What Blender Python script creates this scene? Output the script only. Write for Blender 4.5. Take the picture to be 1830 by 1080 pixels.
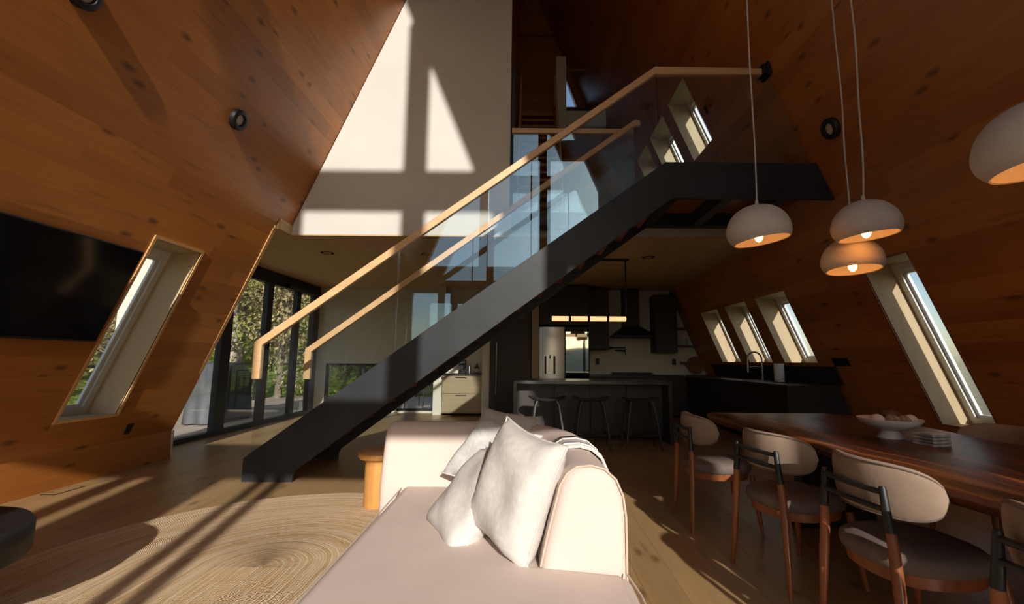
import bpy, math, random
from mathutils import Vector, Matrix
random.seed(7)
for o in list(bpy.data.objects): bpy.data.objects.remove(o)
SC = bpy.context.scene
COL = SC.collection
# ------------------------------------------------------------------ camera
cam_d = bpy.data.cameras.new('camera'); cam = bpy.data.objects.new('camera', cam_d); COL.objects.link(cam)
cam_d.sensor_width = 36.0; cam_d.lens = 36.0*800/1830; cam_d.shift_x = -30/1830; cam_d.clip_start = .05; cam_d.clip_end = 6000
cam.matrix_world = Matrix.Translation((0, 0, 1.22)) @ Matrix.Rotation(math.radians(97.45), 4, 'X') @ Matrix.Rotation(.0075, 4, 'Z')
SC.camera = cam
# ------------------------------------------------------------------ exposure, sky, sun
vs = SC.view_settings
vs.view_transform = 'Standard'; vs.look = 'None'; vs.gamma = 1; vs.exposure = 0.0; vs.use_curve_mapping = False
SC.cycles.max_bounces = 12; SC.cycles.diffuse_bounces = 6; SC.cycles.transparent_max_bounces = 24; SC.cycles.sample_clamp_indirect = 4.0
SUN_DIR = Vector((-.240, 1.0, -.41))
SUN_E = 5.7; SKY_S = .145
wd = bpy.data.worlds.new('sky'); SC.world = wd; wd.use_nodes = True
nt = wd.node_tree; nt.nodes.clear()
sky = nt.nodes.new('ShaderNodeTexSky'); sky.sky_type = 'NISHITA'; sky.sun_disc = False
sky.sun_elevation = math.atan(.43/math.hypot(1, .228)); sky.sun_rotation = math.atan2(.228, -1.0)
sky.air_density = 1.0; sky.dust_density = 1.0
bg = nt.nodes.new('ShaderNodeBackground'); bg.inputs[1].default_value = SKY_S
wo = nt.nodes.new('ShaderNodeOutputWorld')
nt.links.new(sky.outputs[0], bg.inputs[0]); nt.links.new(bg.outputs[0], wo.inputs[0])
sl = bpy.data.lights.new('sun', 'SUN'); sl.energy = SUN_E; sl.angle = .012; sl.color = (1.0, .925, .83)
sun = bpy.data.objects.new('sun', sl); COL.objects.link(sun)
sun.rotation_euler = SUN_DIR.to_track_quat('-Z', 'Y').to_euler(); sun.location = (3, -20, 12)

# ------------------------------------------------------------------ materials
def new_mat(name):
    m = bpy.data.materials.new(name); m.use_nodes = True
    t = m.node_tree; b = t.nodes['Principled BSDF']
    return m, t, b
class N:
    """tiny node helper"""
    def __init__(s, t): s.t = t
    def n(s, typ, **kw):
        x = s.t.nodes.new(typ)
        for k, v in kw.items(): setattr(x, k, v)
        return x
    def put(s, sock, v):
        if v is None: return
        if isinstance(v, bpy.types.NodeSocket): s.t.links.new(v, sock)
        else: sock.default_value = v
    def m(s, op, a, b=None, c=None, clamp=False):
        x = s.n('ShaderNodeMath', operation=op, use_clamp=clamp)
        s.put(x.inputs[0], a); s.put(x.inputs[1], b)
        if c is not None: s.put(x.inputs[2], c)
        return x.outputs[0]
    def xyz(s, a, b, c):
        x = s.n('ShaderNodeCombineXYZ')
        for i, v in enumerate((a, b, c)): s.put(x.inputs[i], v)
        return x.outputs[0]
    def noise(s, v, scale=1, detail=3, rough=.5):
        x = s.n('ShaderNodeTexNoise'); s.put(x.inputs['Vector'], v)
        x.inputs['Scale'].default_value = scale; x.inputs['Detail'].default_value = detail; x.inputs['Roughness'].default_value = rough
        return x.outputs[0]
    def white(s, v):
        x = s.n('ShaderNodeTexWhiteNoise', noise_dimensions='3D'); s.put(x.inputs['Vector'], v); return x.outputs['Value']
    def mix(s, f, a, b, mode='MIX'):
        x = s.n('ShaderNodeMix', data_type='RGBA', blend_type=mode)
        s.put(x.inputs[0], f); s.put(x.inputs[6], a if isinstance(a, bpy.types.NodeSocket) else (*a, 1)); s.put(x.inputs[7], b if isinstance(b, bpy.types.NodeSocket) else (*b, 1))
        return x.outputs[2]
    def ramp(s, f, stops):
        x = s.n('ShaderNodeValToRGB'); e = x.color_ramp.elements
        while len(e) < len(stops): e.new(.5)
        for k, (p, c) in enumerate(stops): e[k].position = p; e[k].color = (*c, 1) if len(c) == 3 else c
        s.put(x.inputs[0], f); return x.outputs[0]
    def co(s):
        x = s.n('ShaderNodeTexCoord'); sp = s.n('ShaderNodeSeparateXYZ'); s.t.links.new(x.outputs['Object'], sp.inputs[0])
        return x.outputs['Object'], sp.outputs[0], sp.outputs[1], sp.outputs[2]
    def bump(s, bsdf, h, strength=.3, dist=.01):
        x = s.n('ShaderNodeBump'); x.inputs['Strength'].default_value = strength; x.inputs['Distance'].default_value = dist
        s.put(x.inputs['Height'], h); s.t.links.new(x.outputs[0], bsdf.inputs['Normal'])

def plain(name, c, rough=.6, metal=0, noise=0, nscale=8, spec=.5, bump=0, bscale=60):
    m, t, b = new_mat(name); k = N(t); v, x, y, z = k.co()
    b.inputs['Roughness'].default_value = rough; b.inputs['Metallic'].default_value = metal
    b.inputs['Specular IOR Level'].default_value = spec
    n = k.noise(v, nscale, 4)
    a = max(noise, .03)
    b_ = k.ramp(n, [(.3, tuple(q*(1-a) for q in c)), (.7, tuple(min(1, q*(1+a)) for q in c))])
    t.links.new(b_, b.inputs['Base Color'])
    if bump: k.bump(b, k.noise(v, bscale, 3), bump, .004)
    return m

def planks(name, c_lo, c_hi, knot, width, length, axis_across, rough=.45, knots=True, gap=.35, sat=1.0, spec=.5, gloss_var=0):
    """boards running along y; across = x (floors) or z (walls)"""
    m, t, b = new_mat(name); k = N(t); v, x, y, z = k.co()
    across = x if axis_across == 'x' else k.m('MULTIPLY', z, 1.082)
    q = k.m('DIVIDE', across, width); idx = k.m('FLOOR', q); fr = k.m('FRACT', q)
    r1 = k.white(k.xyz(idx, 3.3, 1.7))
    al = k.m('ADD', y, k.m('MULTIPLY', r1, 9.0)); seg = k.m('FLOOR', k.m('DIVIDE', al, length)); sfr = k.m('FRACT', k.m('DIVIDE', al, length))
    r2 = k.white(k.xyz(idx, seg, 5.1))
    off = k.m('MULTIPLY', r2, 40.0)
    g1 = k.noise(k.xyz(k.m('MULTIPLY', al, .9), k.m('MULTIPLY', across, 16), off), 1.4, 5, .6)
    g2 = k.noise(k.xyz(k.m('MULTIPLY', al, .5), k.m('MULTIPLY', across, 1.5), off), 1.5, 3, .5)
    f = k.m('ADD', k.m('MULTIPLY', r2, .22), k.m('ADD', k.m('MULTIPLY', g1, .35), k.m('MULTIPLY', g2, .43)))
    colr = k.ramp(f, [(.25, c_lo), (.75, c_hi)])
    if knots:
        vo = k.n('ShaderNodeTexVoronoi'); vo.voronoi_dimensions = '2D'; vo.feature = 'F1'; vo.inputs['Scale'].default_value = 1.0; vo.inputs['Randomness'].default_value = 1.0
        k.put(vo.inputs['Vector'], k.xyz(k.m('ADD', k.m('MULTIPLY', al, 1.5), off), k.m('MULTIPLY', across, 3.4), 0.0))
        w = k.m('ADD', vo.outputs['Distance'], k.m('MULTIPLY', k.noise(v, 14, 2), .05))
        kn = k.ramp(w, [(.06, (1, 1, 1)), (.15, (0, 0, 0))])
        rare = k.m('GREATER_THAN', k.white(vo.outputs['Position']), .58)
        colr = k.mix(k.m('MULTIPLY', k.m('MULTIPLY', kn, rare), .75), colr, knot)
        # long dark mineral streaks
        st = k.noise(k.xyz(k.m('MULTIPLY', al, .7), k.m('MULTIPLY', across, 7), off), 2.2, 3, .5)
        colr = k.mix(k.m('MULTIPLY', k.ramp(st, [(.62, (0, 0, 0)), (.72, (1, 1, 1))]), .35), colr, knot)
    e1 = k.m('LESS_THAN', fr, .012/width*.25); e2 = k.m('LESS_THAN', sfr, .002/length)
    colr = k.mix(k.m('MULTIPLY', k.m('MAXIMUM', e1, e2), gap), colr, tuple(q*.25 for q in c_lo))
    t.links.new(colr, b.inputs['Base Color'])
    b.inputs['Specular IOR Level'].default_value = spec
    k.put(b.inputs['Roughness'], k.m('ADD', rough, k.m('MULTIPLY', g1, .12)))
    k.bump(b, k.m('SUBTRACT', g1, k.m('MULTIPLY', e1, 2)), .12, .003)
    return m

def grain(name, c_lo, c_hi, axis='x', rough=.5, scale=1.0, knot=None, spec=.5, contrast=(.35, .65)):
    m, t, b = new_mat(name); k = N(t); v, x, y, z = k.co()
    s = [k.m('MULTIPLY', q, (1.2 if a == axis else 18)*scale) for a, q in (('x', x), ('y', y), ('z', z))]
    g = k.noise(k.xyz(*s), 1.5, 5, .6)
    g2 = k.noise(k.xyz(*[k.m('MULTIPLY', q, .15) for q in s]), 2, 2)
    f = k.m('ADD', k.m('MULTIPLY', g, .6), k.m('MULTIPLY', g2, .4))
    t.links.new(k.ramp(f, [(contrast[0], c_lo), (contrast[1], c_hi)]), b.inputs['Base Color'])
    b.inputs['Roughness'].default_value = rough; b.inputs['Specular IOR Level'].default_value = spec
    k.bump(b, g, .1, .002)
    return m

def glass_mat(name, tint=(.93, .97, .96), f0=.05, extra=1.0):
    m = bpy.data.materials.new(name); m.use_nodes = True; t = m.node_tree; t.nodes.clear(); k = N(t)
    ge = k.n('ShaderNodeNewGeometry'); dt = k.n('ShaderNodeVectorMath', operation='DOT_PRODUCT')
    t.links.new(ge.outputs['Normal'], dt.inputs[0]); t.links.new(ge.outputs['Incoming'], dt.inputs[1])
    c = k.m('SUBTRACT', 1.0, k.m('ABSOLUTE', dt.outputs['Value']), clamp=True)
    fr = k.m('ADD', f0, k.m('MULTIPLY', k.m('POWER', c, 5.0), (1-f0)), clamp=True)
    tr = k.n('ShaderNodeBsdfTransparent'); tr.inputs[0].default_value = (*tint, 1)
    gl = k.n('ShaderNodeBsdfGlossy'); gl.inputs['Roughness'].default_value = 0.0; gl.inputs[0].default_value = (*(extra if isinstance(extra, tuple) else (extra,)*3), 1)
    mx = k.n('ShaderNodeMixShader'); out = k.n('ShaderNodeOutputMaterial')
    t.links.new(fr, mx.inputs[0]); t.links.new(tr.outputs[0], mx.inputs[1]); t.links.new(gl.outputs[0], mx.inputs[2]); t.links.new(mx.outputs[0], out.inputs[0])
    return m

def emit(name, c, s):
    m, t, b = new_mat(name); b.inputs['Base Color'].default_value = (*c, 1); b.inputs['Emission Color'].default_value = (*c, 1); b.inputs['Emission Strength'].default_value = s
    return m

def rug_mat(name, cx, y0, y1):
    m, t, b = new_mat(name); k = N(t); v, x, y, z = k.co()
    dx = k.m('SUBTRACT', x, cx); cl = k.m('MINIMUM', k.m('MAXIMUM', y, y0), y1); dy = k.m('SUBTRACT', y, cl)
    d = k.m('SQRT', k.m('ADD', k.m('MULTIPLY', dx, dx), k.m('MULTIPLY', dy, dy)))
    wob = k.m('ADD', d, k.m('MULTIPLY', k.noise(v, 3.0, 2), .03))
    q = k.m('DIVIDE', wob, .017); idx = k.m('FLOOR', q); fr = k.m('FRACT', q)
    ang = k.m('ARCTAN2', dy, dx)
    s = k.m('ADD', k.m('MULTIPLY', ang, .9), cl)
    rp = k.white(k.xyz(idx, 7.0, 4.0))
    braid = k.m('SINE', k.m('ADD', k.m('MULTIPLY', s, 620.0), k.m('ADD', k.m('MULTIPLY', fr, 3.2), k.m('MULTIPLY', rp, 6.28))))
    hgt = k.m('ADD', k.m('SINE', k.m('MULTIPLY', fr, math.pi)), k.m('MULTIPLY', braid, .45))
    r = k.white(k.xyz(idx, 2.0, 1.0)); nz = k.noise(k.xyz(k.m('MULTIPLY', s, 4.0), k.m('MULTIPLY', d, 30), 0.0), 1.2, 3)
    nz2 = k.noise(v, 130, 2)
    f = k.m('ADD', k.m('ADD', k.m('MULTIPLY', r, .25), k.m('MULTIPLY', nz, .45)), k.m('MULTIPLY', nz2, .3))
    c = k.ramp(f, [(.25, (.50, .29, .14)), (.45, (.70, .48, .28)), (.7, (.82, .66, .48))])
    c = k.mix(k.m('MULTIPLY', k.m('LESS_THAN', k.m('SINE', k.m('MULTIPLY', fr, math.pi)), .30), .3), c, (.30, .17, .075))
    c = k.mix(k.m('MULTIPLY', k.m('LESS_THAN', braid, -.5), .13), c, (.30, .17, .07))
    t.links.new(c, b.inputs['Base Color']); b.inputs['Roughness'].default_value = .9; b.inputs['Specular IOR Level'].default_value = .1
    k.bump(b, hgt, .7, .006)
    return m

M = {}
M['wall_wood'] = planks('pine_boards', (.31, .098, .018), (.54, .212, .046), (.09, .038, .016), .19, 2.6, 'z', rough=.30, spec=.5, gap=.22)
M['floor'] = planks('oak_floor', (.31, .185, .083), (.46, .295, .145), (.16, .08, .035), .21, 2.3, 'x', rough=.30, knots=True, gap=.5)
M['ply'] = grain('birch_ply', (.52, .34, .165), (.62, .42, .215), 'y', .6, .5)
M['reveal'] = grain('reveal_ply', (.47, .36, .215), (.55, .435, .28), 'z', .6, .5)
M['edge'] = grain('pine_edging', (.60, .33, .12), (.74, .45, .19), 'z', .5)
M['plaster'] = plain('warm_plaster', (.58, .55, .515), .75, noise=.04, nscale=1.6)
M['plaster2'] = plain('pale_plaster', (.62, .58, .50), .7, noise=.03, nscale=2)
M['steel'] = plain('black_steel', (.024, .026, .031), .5, spec=.3, noise=.25, nscale=2.5)
M['black'] = plain('matte_black', (.010, .010, .011), .5)
M['rail'] = grain('oak_handrail', (.56, .33, .16), (.70, .44, .23), 'x', .45)
M['tread'] = grain('walnut_tread', (.26, .085, .03), (.38, .14, .05), 'y', .45)
M['guard'] = glass_mat('guard_glass', (.95, .975, .97), .075, (.52, .76, 1.0))
M['pane'] = glass_mat('window_glass', (.97, .985, .98), .035)
M['wframe'] = plain('white_frame', (.72, .77, .80), .4)
M['sofa'] = plain('blush_bouclé', (.66, .54, .49), .9, noise=.02, nscale=5, spec=.15, bump=.15, bscale=220)
M['pipe'] = plain('sofa_piping', (.58, .46, .38), .9, spec=.1)
M['pillow'] = plain('ivory_velvet', (.60, .56, .535), .75, noise=.07, nscale=30, spec=.3, bump=.5, bscale=38)
M['pillow2'] = plain('white_slub', (.66, .65, .645), .8, noise=.10, nscale=40, spec=.2, bump=.6, bscale=60)
M['pillow3'] = plain('grey_linen', (.42, .385, .36), .85, noise=.05, nscale=30, spec=.1)
M['throw'] = plain('cream_throw', (.62, .58, .56), .9, noise=.03, spec=.1, bump=.3, bscale=200)
M['throw2'] = plain('white_stripe', (.74, .73, .72), .9, spec=.1)
M['suede'] = plain('taupe_suede', (.30, .215, .16), .85, noise=.13, nscale=7, spec=.15, bump=.2, bscale=60)
M['suede_seat'] = plain('grey_suede', (.17, .13, .115), .85, noise=.18, nscale=6, spec=.15, bump=.2, bscale=60)
M['walnut'] = grain('walnut', (.17, .050, .018), (.34, .115, .04), 'z', .38)
M['table'] = None
M['cabinet'] = grain('smoked_oak', (.017, .012, .010), (.031, .022, .018), 'z', .55)
M['cab_light'] = grain('tan_oak', (.30, .22, .13), (.38, .28, .17), 'x', .55)
M['stone'] = plain('dark_stone', (.035, .035, .038), .28, noise=.2, nscale=12)
M['stoolwood'] = grain('black_ash', (.028, .026, .026), (.05, .047, .045), 'z', .5)
M['stainless'] = plain('stainless', (.40, .41, .43), .30, metal=1)
M['mirror'] = plain('mirror_door', (.36, .40, .42), .03, metal=1)
M['ceramic'] = plain('white_ceramic', (.62, .58, .56), .55, noise=.03, bump=.1, bscale=90)
M['shade'] = plain('plaster_shade', (.60, .56, .53), .8, noise=.04, nscale=20, bump=.25, bscale=70)
M['cord'] = plain('white_cord', (.55, .52, .50), .6)
M['bulb'] = emit('bulb_glow', (1.0, .50, .14), 9)
M['tube'] = emit('lamp_tube', (1.0, .58, .27), 1.25)
M['lens'] = plain('lamp_lens', (.62, .55, .46), .5)
M['tv'] = plain('tv_glass', (.006, .006, .007), .12, spec=.35)
M['sidetable'] = grain('honey_ash', (.52, .235, .06), (.66, .33, .10), 'z', .42)
M['paper'] = plain('paper_towel', (.72, .74, .76), .9)
M['chrome'] = plain('brushed_nickel', (.35, .34, .33), .3, metal=1)
M['glassware'] = glass_mat('clear_glass', (.92, .93, .94), .10)
M['board'] = grain('acacia', (.13, .05, .025), (.23, .10, .05), 'x', .5)
M['deck'] = planks('deck_boards', (.33, .26, .20), (.50, .42, .34), (.2, .15, .1), .14, 3.0, 'x', rough=.7, knots=False, gap=.9)
M['bark'] = plain('pale_bark', (.36, .31, .25), .9, noise=.35, nscale=6, bump=.5, bscale=20)
M['bark2'] = plain('brown_bark', (.20, .165, .12), .9, noise=.35, nscale=6, bump=.5, bscale=20)
M['leaf'] = plain('young_leaf', (.20, .21, .05), .7, noise=.4, nscale=.8)
M['leaf2'] = plain('dry_leaf', (.30, .235, .11), .7, noise=.4, nscale=.8)
M['cover'] = plain('grill_cover', (.07, .075, .085), .6, noise=.3, nscale=4, bump=.6, bscale=6)
M['rope'] = plain('black_rope', (.02, .02, .022), .7)
M['marble'] = plain('veined_marble', (.33, .33, .30), .4, noise=.55, nscale=14)
M['amber'] = plain('amber_bottle', (.10, .03, .015), .2)
M['label'] = plain('paper_label', (.55, .42, .34), .7)
M['moss'] = plain('dried_ball', (.30, .22, .15), .95, noise=.5, nscale=30, bump=1, bscale=40)
M['rattan'] = plain('brown_rattan', (.11, .055, .035), .8, noise=.5, nscale=30, bump=1, bscale=30)
def terrain_mat():
    m, t, b = new_mat('meadow'); k = N(t); v, x, y, z = k.co()
    n1 = k.noise(v, .35, 6, .65); n2 = k.noise(v, 5, 4, .7); far = k.noise(v, .012, 5, .6)
    c = k.ramp(k.m('ADD', k.m('MULTIPLY', n1, .5), k.m('MULTIPLY', n2, .5)), [(.36, (.19, .17, .06)), (.5, (.20, .27, .04)), (.66, (.36, .44, .08))])
    dist = k.m('SQRT', k.m('ADD', k.m('MULTIPLY', x, x), k.m('MULTIPLY', y, y)))
    c = k.mix(k.ramp(k.m('ADD', k.m('MULTIPLY', x, -.05), k.m('MULTIPLY', n1, .3)), [(.80, (0, 0, 0)), (.95, (1, 1, 1))]), c, k.ramp(n2, [(.35, (.10, .075, .045)), (.65, (.24, .18, .11))]))
    f = k.m('MULTIPLY', k.m('SUBTRACT', dist, 60), 1/200, clamp=True)
    c = k.mix(f, c, k.ramp(far, [(.4, (.035, .06, .035)), (.6, (.06, .09, .05))]))
    t.links.new(c, b.inputs['Base Color']); b.inputs['Roughness'].default_value = .95; b.inputs['Specular IOR Level'].default_value = .05
    k.bump(b, n2, .8, .2)
    return m
M['terrain'] = terrain_mat()
def slab_mat():
    m, t, b = new_mat('live_edge_walnut'); k = N(t); v, x, y, z = k.co()
    wob = k.noise(k.xyz(k.m('MULTIPLY', x, .8), k.m('MULTIPLY', y, .55), 0.0), 1.3, 3)
    u = k.m('ADD', x, k.m('MULTIPLY', wob, .55))
    g = k.noise(k.xyz(k.m('MULTIPLY', u, 9.0), k.m('MULTIPLY', y, .35), 0.0), 1.1, 5, .55)
    fine = k.noise(k.xyz(k.m('MULTIPLY', u, 60), k.m('MULTIPLY', y, 1.5), 0.0), 1, 3)
    f = k.m('ADD', k.m('MULTIPLY', g, .8), k.m('MULTIPLY', fine, .2))
    c = k.ramp(f, [(.36, (.022, .008, .005)), (.49, (.075, .022, .010)), (.58, (.19, .055, .016)), (.68, (.40, .14, .035))])
    t.links.new(c, b.inputs['Base Color']); b.inputs['Roughness'].default_value = .36
    b.inputs['Coat Weight'].default_value = .0; b.inputs['Specular IOR Level'].default_value = .4; b.inputs['Coat Roughness'].default_value = .12
    k.bump(b, g, .1, .003)
    return m
M['table'] = slab_mat()

# ------------------------------------------------------------------ mesh helpers
class MB:
    def __init__(s): s.v = []; s.f = []; s.mi = []
    def add(s, vs_, fs, mi=0):
        o = len(s.v); s.v += [tuple(p) for p in vs_]; s.f += [tuple(i+o for i in f) for f in fs]; s.mi += [mi]*len(fs); return s
    def box(s, x0, x1, y0, y1, z0, z1, mi=0):
        return s.add([(x0,y0,z0),(x1,y0,z0),(x1,y1,z0),(x0,y1,z0),(x0,y0,z1),(x1,y0,z1),(x1,y1,z1),(x0,y1,z1)],
                     [(0,3,2,1),(4,5,6,7),(0,1,5,4),(1,2,6,5),(2,3,7,6),(3,0,4,7)], mi)
    def prism(s, poly, axis, a0, a1, mi=0):
        """poly 2-D counter-clockwise in the two remaining axes (y,z | x,z | x,y)"""
        def P(p, a):
            if axis == 'x': return (a, p[0], p[1])
            if axis == 'y': return (p[0], a, p[1])
            return (p[0], p[1], a)
        n = len(poly); vs_ = [P(p, a0) for p in poly]+[P(p, a1) for p in poly]
        fs = [tuple(range(n)), tuple(range(2*n-1, n-1, -1))]+[(i, i+n, (i+1) % n+n, (i+1) % n) for i in range(n)]
        return s.add(vs_, fs, mi)
    def tube(s, pts, r, n=8, caps=True, mi=0, closed=False):
        pts = [Vector(p) for p in pts]; m = len(pts); rr = r if isinstance(r, (list, tuple)) else [r]*m
        vs_ = []; up = None
        for i, p in enumerate(pts):
            if closed: d = pts[(i+1) % m]-pts[i-1]
            else: d = pts[min(i+1, m-1)]-pts[max(i-1, 0)]
            d.normalize()
            if up is None: up = Vector((0,0,1)) if abs(d.z) < .9 else Vector((1,0,0))
            a = d.cross(up)
            if a.length < 1e-4: a = d.cross(Vector((1,0,.3)))
            a.normalize(); b = a.cross(d).normalized(); up = b
            for j in range(n):
                t = 2*math.pi*j/n; vs_.append(p+(a*math.cos(t)+b*math.sin(t))*rr[i])
        fs = []
        for i in range(m if closed else m-1):
            i2 = (i+1) % m
            for j in range(n): fs.append((i*n+j, i*n+(j+1) % n, i2*n+(j+1) % n, i2*n+j))
        if caps and not closed: fs += [tuple(range(n-1, -1, -1)), tuple((m-1)*n+j for j in range(n))]
        return s.add(vs_, fs, mi)
    def lathe(s, prof, n=32, c=(0,0,0), mi=0, cap=True):
        vs_ = []; m = len(prof)
        for r, z in prof:
            for j in range(n):
                t = 2*math.pi*j/n; vs_.append((c[0]+r*math.cos(t), c[1]+r*math.sin(t), c[2]+z))
        fs = [(i*n+j, i*n+(j+1) % n, (i+1)*n+(j+1) % n, (i+1)*n+j) for i in range(m-1) for j in range(n)]
        if cap: fs += [tuple(range(n-1, -1, -1)), tuple((m-1)*n+j for j in range(n))]
        return s.add(vs_, fs, mi)
    def ell(s, c, r, n=20, k=12, mi=0):
        return s.lathe([(max(1e-4, math.sin(math.pi*i/k)), -math.cos(math.pi*i/k)) for i in range(k+1)], n, mi=mi, cap=False) if False else \
            s.add([(c[0]+r[0]*math.sin(math.pi*i/k)*math.cos(2*math.pi*j/n), c[1]+r[1]*math.sin(math.pi*i/k)*math.sin(2*math.pi*j/n), c[2]-r[2]*math.cos(math.pi*i/k)) for i in range(k+1) for j in range(n)],
                  [(i*n+j, i*n+(j+1) % n, (i+1)*n+(j+1) % n, (i+1)*n+j) for i in range(k) for j in range(n)], mi)
    def sweep(s, prof, path, closed_prof=True, mi=0, caps=True):
        """prof: (offset to the left of travel, z); path: xy points"""
        m = len(path); n = len(prof); vs_ = []
        for i in range(m):
            a = Vector(path[max(i-1, 0)]); b = Vector(path[min(i+1, m-1)]); d = (b-a).normalized(); nn = Vector((-d.y, d.x))
            for o, z in prof: vs_.append((path[i][0]+nn.x*o, path[i][1]+nn.y*o, z))
        fs = []
        for i in range(m-1):
            for j in range(n if closed_prof else n-1):
                fs.append((i*n+j, i*n+(j+1) % n, (i+1)*n+(j+1) % n, (i+1)*n+j))
        if caps and closed_prof: fs += [tuple(range(n-1, -1, -1)), tuple((m-1)*n+j for j in range(n))]
        return s.add(vs_, fs, mi)
    def build(s, name, mat, parent=None, smooth=False, bevel=0, seg=2, sub=0, solid=0):
        me = bpy.data.meshes.new(name); me.from_pydata(s.v, [], s.f); me.validate(); 
        for q in (mat if isinstance(mat, (list, tuple)) else [mat]): me.materials.append(M[q] if isinstance(q, str) else q)
        import bmesh
        bm = bmesh.new(); bm.from_mesh(me)
        if len(bm.faces) == len(s.mi):
            bm.faces.ensure_lookup_table()
            for i, f in enumerate(bm.faces): f.material_index = s.mi[i]
        bmesh.ops.remove_doubles(bm, verts=bm.verts, dist=1e-5)
        if not solid: bmesh.ops.recalc_face_normals(bm, faces=bm.faces)
        for f in bm.faces: f.smooth = smooth
        bm.to_mesh(me); bm.free()
        o = bpy.data.objects.new(name, me); COL.objects.link(o)
        if parent is not None: o.parent = parent
        if solid: q = o.modifiers.new('thick', 'SOLIDIFY'); q.thickness = solid; q.offset = 1
        if bevel:
            q = o.modifiers.new('bevel', 'BEVEL'); q.width = bevel; q.segments = seg; q.limit_method = 'ANGLE'; q.angle_limit = math.radians(35)
        if sub: q = o.modifiers.new('sub', 'SUBSURF'); q.levels = sub; q.render_levels = sub
        if smooth and (bevel or True):
            try: me.set_sharp_from_angle(angle=math.radians(50))
            except Exception: pass
        return o
def tag(o, label=None, cat=None, group=None, kind=None):
    if label: o['label'] = label
    if cat: o['category'] = cat
    if group: o['group'] = group
    if kind: o['kind'] = kind
    return o
def empty(name, loc, label=None, cat=None, group=None, rz=0):
    o = bpy.data.objects.new(name, None); COL.objects.link(o); o.location = loc; o.rotation_euler = (0, 0, rz); o.empty_display_size = .1
    return tag(o, label, cat, group)
def struct(o, label=None, cat=None):
    return tag(o, label, cat, None, 'structure')
def dup(root, loc=None, rz=None, label=None):
    def cp(o, par):
        c = o.copy(); COL.objects.link(c)
        if par is not None: c.parent = par
        for ch in [q for q in bpy.data.objects if q.parent == o and q is not c]: cp(ch, c)
        return c
    r = cp(root, None)
    if loc is not None: r.location = loc
    if rz is not None: r.rotation_euler = (0, 0, rz)
    if label: r['label'] = label
    return r

# ------------------------------------------------------------------ the shell (A-frame)
S = 2.42; XB = 4.54; TH = .42; CEIL = 2.92; YB = 10.6; YF = -2.4
RIDGE = XB*S
def wx(h): return XB-h/S
def slant(name, side, ycuts, hcuts, inside, label):
    """slanted wall as cells (y, h) with openings; the skin is TH thick sideways"""
    b = MB()
    ny, nh = len(ycuts)-1, len(hcuts)-1
    on = [[inside((ycuts[i]+ycuts[i+1])/2, (hcuts[j]+hcuts[j+1])/2) for j in range(nh)] for i in range(ny)]
    def p(y, h, o): return (side*(wx(h)+o), y, h)
    for i in range(ny):
        for j in range(nh):
            if not on[i][j]: continue
            y0, y1, h0, h1 = ycuts[i], ycuts[i+1], hcuts[j], hcuts[j+1]
            b.add([p(y0,h0,0),p(y1,h0,0),p(y1,h1,0),p(y0,h1,0)], [(0,1,2,3)], 0)
            b.add([p(y0,h0,TH),p(y1,h0,TH),p(y1,h1,TH),p(y0,h1,TH)], [(3,2,1,0)], 1)
            for (di, dj, a, c) in ((-1,0,(y0,h0),(y0,h1)),(1,0,(y1,h1),(y1,h0)),(0,-1,(y1,h0),(y0,h0)),(0,1,(y0,h1),(y1,h1))):
                ii, jj = i+di, j+dj
                if 0 <= ii < ny and 0 <= jj < nh and on[ii][jj]: continue
                b.add([p(*a,0),p(*a,TH),p(*c,TH),p(*c,0)], [(0,1,2,3)], 2)
    return struct(b.build(name, ['wall_wood', 'black', 'reveal']), label, 'wall')
KW = [(6.29, 7.10), (7.45, 8.22), (8.555, 9.37)]; UW = [(6.23, 6.96), (7.27, 8.08), (8.33, 9.06)]
DW = (4.17, 4.765)
def in_r(y, h):
    if any(a < y < b for a, b in KW) and 1.22 < h < 2.23: return False
    if any(a < y < b for a, b in UW) and 4.48 < h < 5.45: return False
    if DW[0] < y < DW[1] and .60 < h < 2.27: return False
    return True
def in_l(y, h):
    if y > 5.70 and h < CEIL: return False
    if DW[0] < y < DW[1] and .64 < h < 2.35: return False
    return True
yc = sorted({YF-.2, YB+.2, *DW, *[q for p in KW for q in p], *[q for p in UW for q in p]})
slant('wall_right', 1, yc, [0, .60, 1.22, 2.23, 2.27, 4.48, 5.45, RIDGE], in_r, 'dark shadowed pine board wall leaning inwards on the dining side')
slant('wall_left', -1, sorted({YF-.2, YB+.2, *DW, 5.70}), [0, .64, 2.35, CEIL, RIDGE], in_l, 'sunlit orange pine board wall leaning inwards on the television side')
b = MB(); b.box(-5.15, 5.1, YF-.2, YB+.2, -.12, 0); struct(b.build('floor', 'floor'), 'wide oak plank floor', 'floor')
# baseboards
b = MB(); b.prism([(-4.54, 0), (-4.385, 0), (-4.405, .33), (-4.42, .33)], 'y', YF, 5.70); struct(b.build('baseboard_left', 'wall_wood'))
b = MB(); b.box(-4.56, -4.385, 5.70, 5.72, 0, .33); struct(b.build('baseboard_end', 'plaster2'))
b = MB(); b.prism([(4.54, 0), (4.45, 0), (4.45, .12), (4.5, .12)], 'y', YF, 5.9); struct(b.build('baseboard_right', 'wall_wood'))
# upper storey slab / kitchen ceiling
b = MB()
x0 = wx(CEIL)
b.box(-x0+.06, x0+.05, 6.02, YB, CEIL-.012, 3.2)
b.box(-5.15, -x0+.06, 5.705, YB, CEIL-.012, 3.05)
b.box(-x0+.06, x0-.0, 6.0, 6.02, CEIL-.012, CEIL+.004)
struct(b.build('ceiling', 'ply'), 'pale plywood ceiling over the kitchen', 'ceiling')
b = MB(); b.box(-wx(3.2), wx(3.2), 6.17, YB, 3.2, 3.225); struct(b.build('floor_upper', 'floor'))
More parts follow.
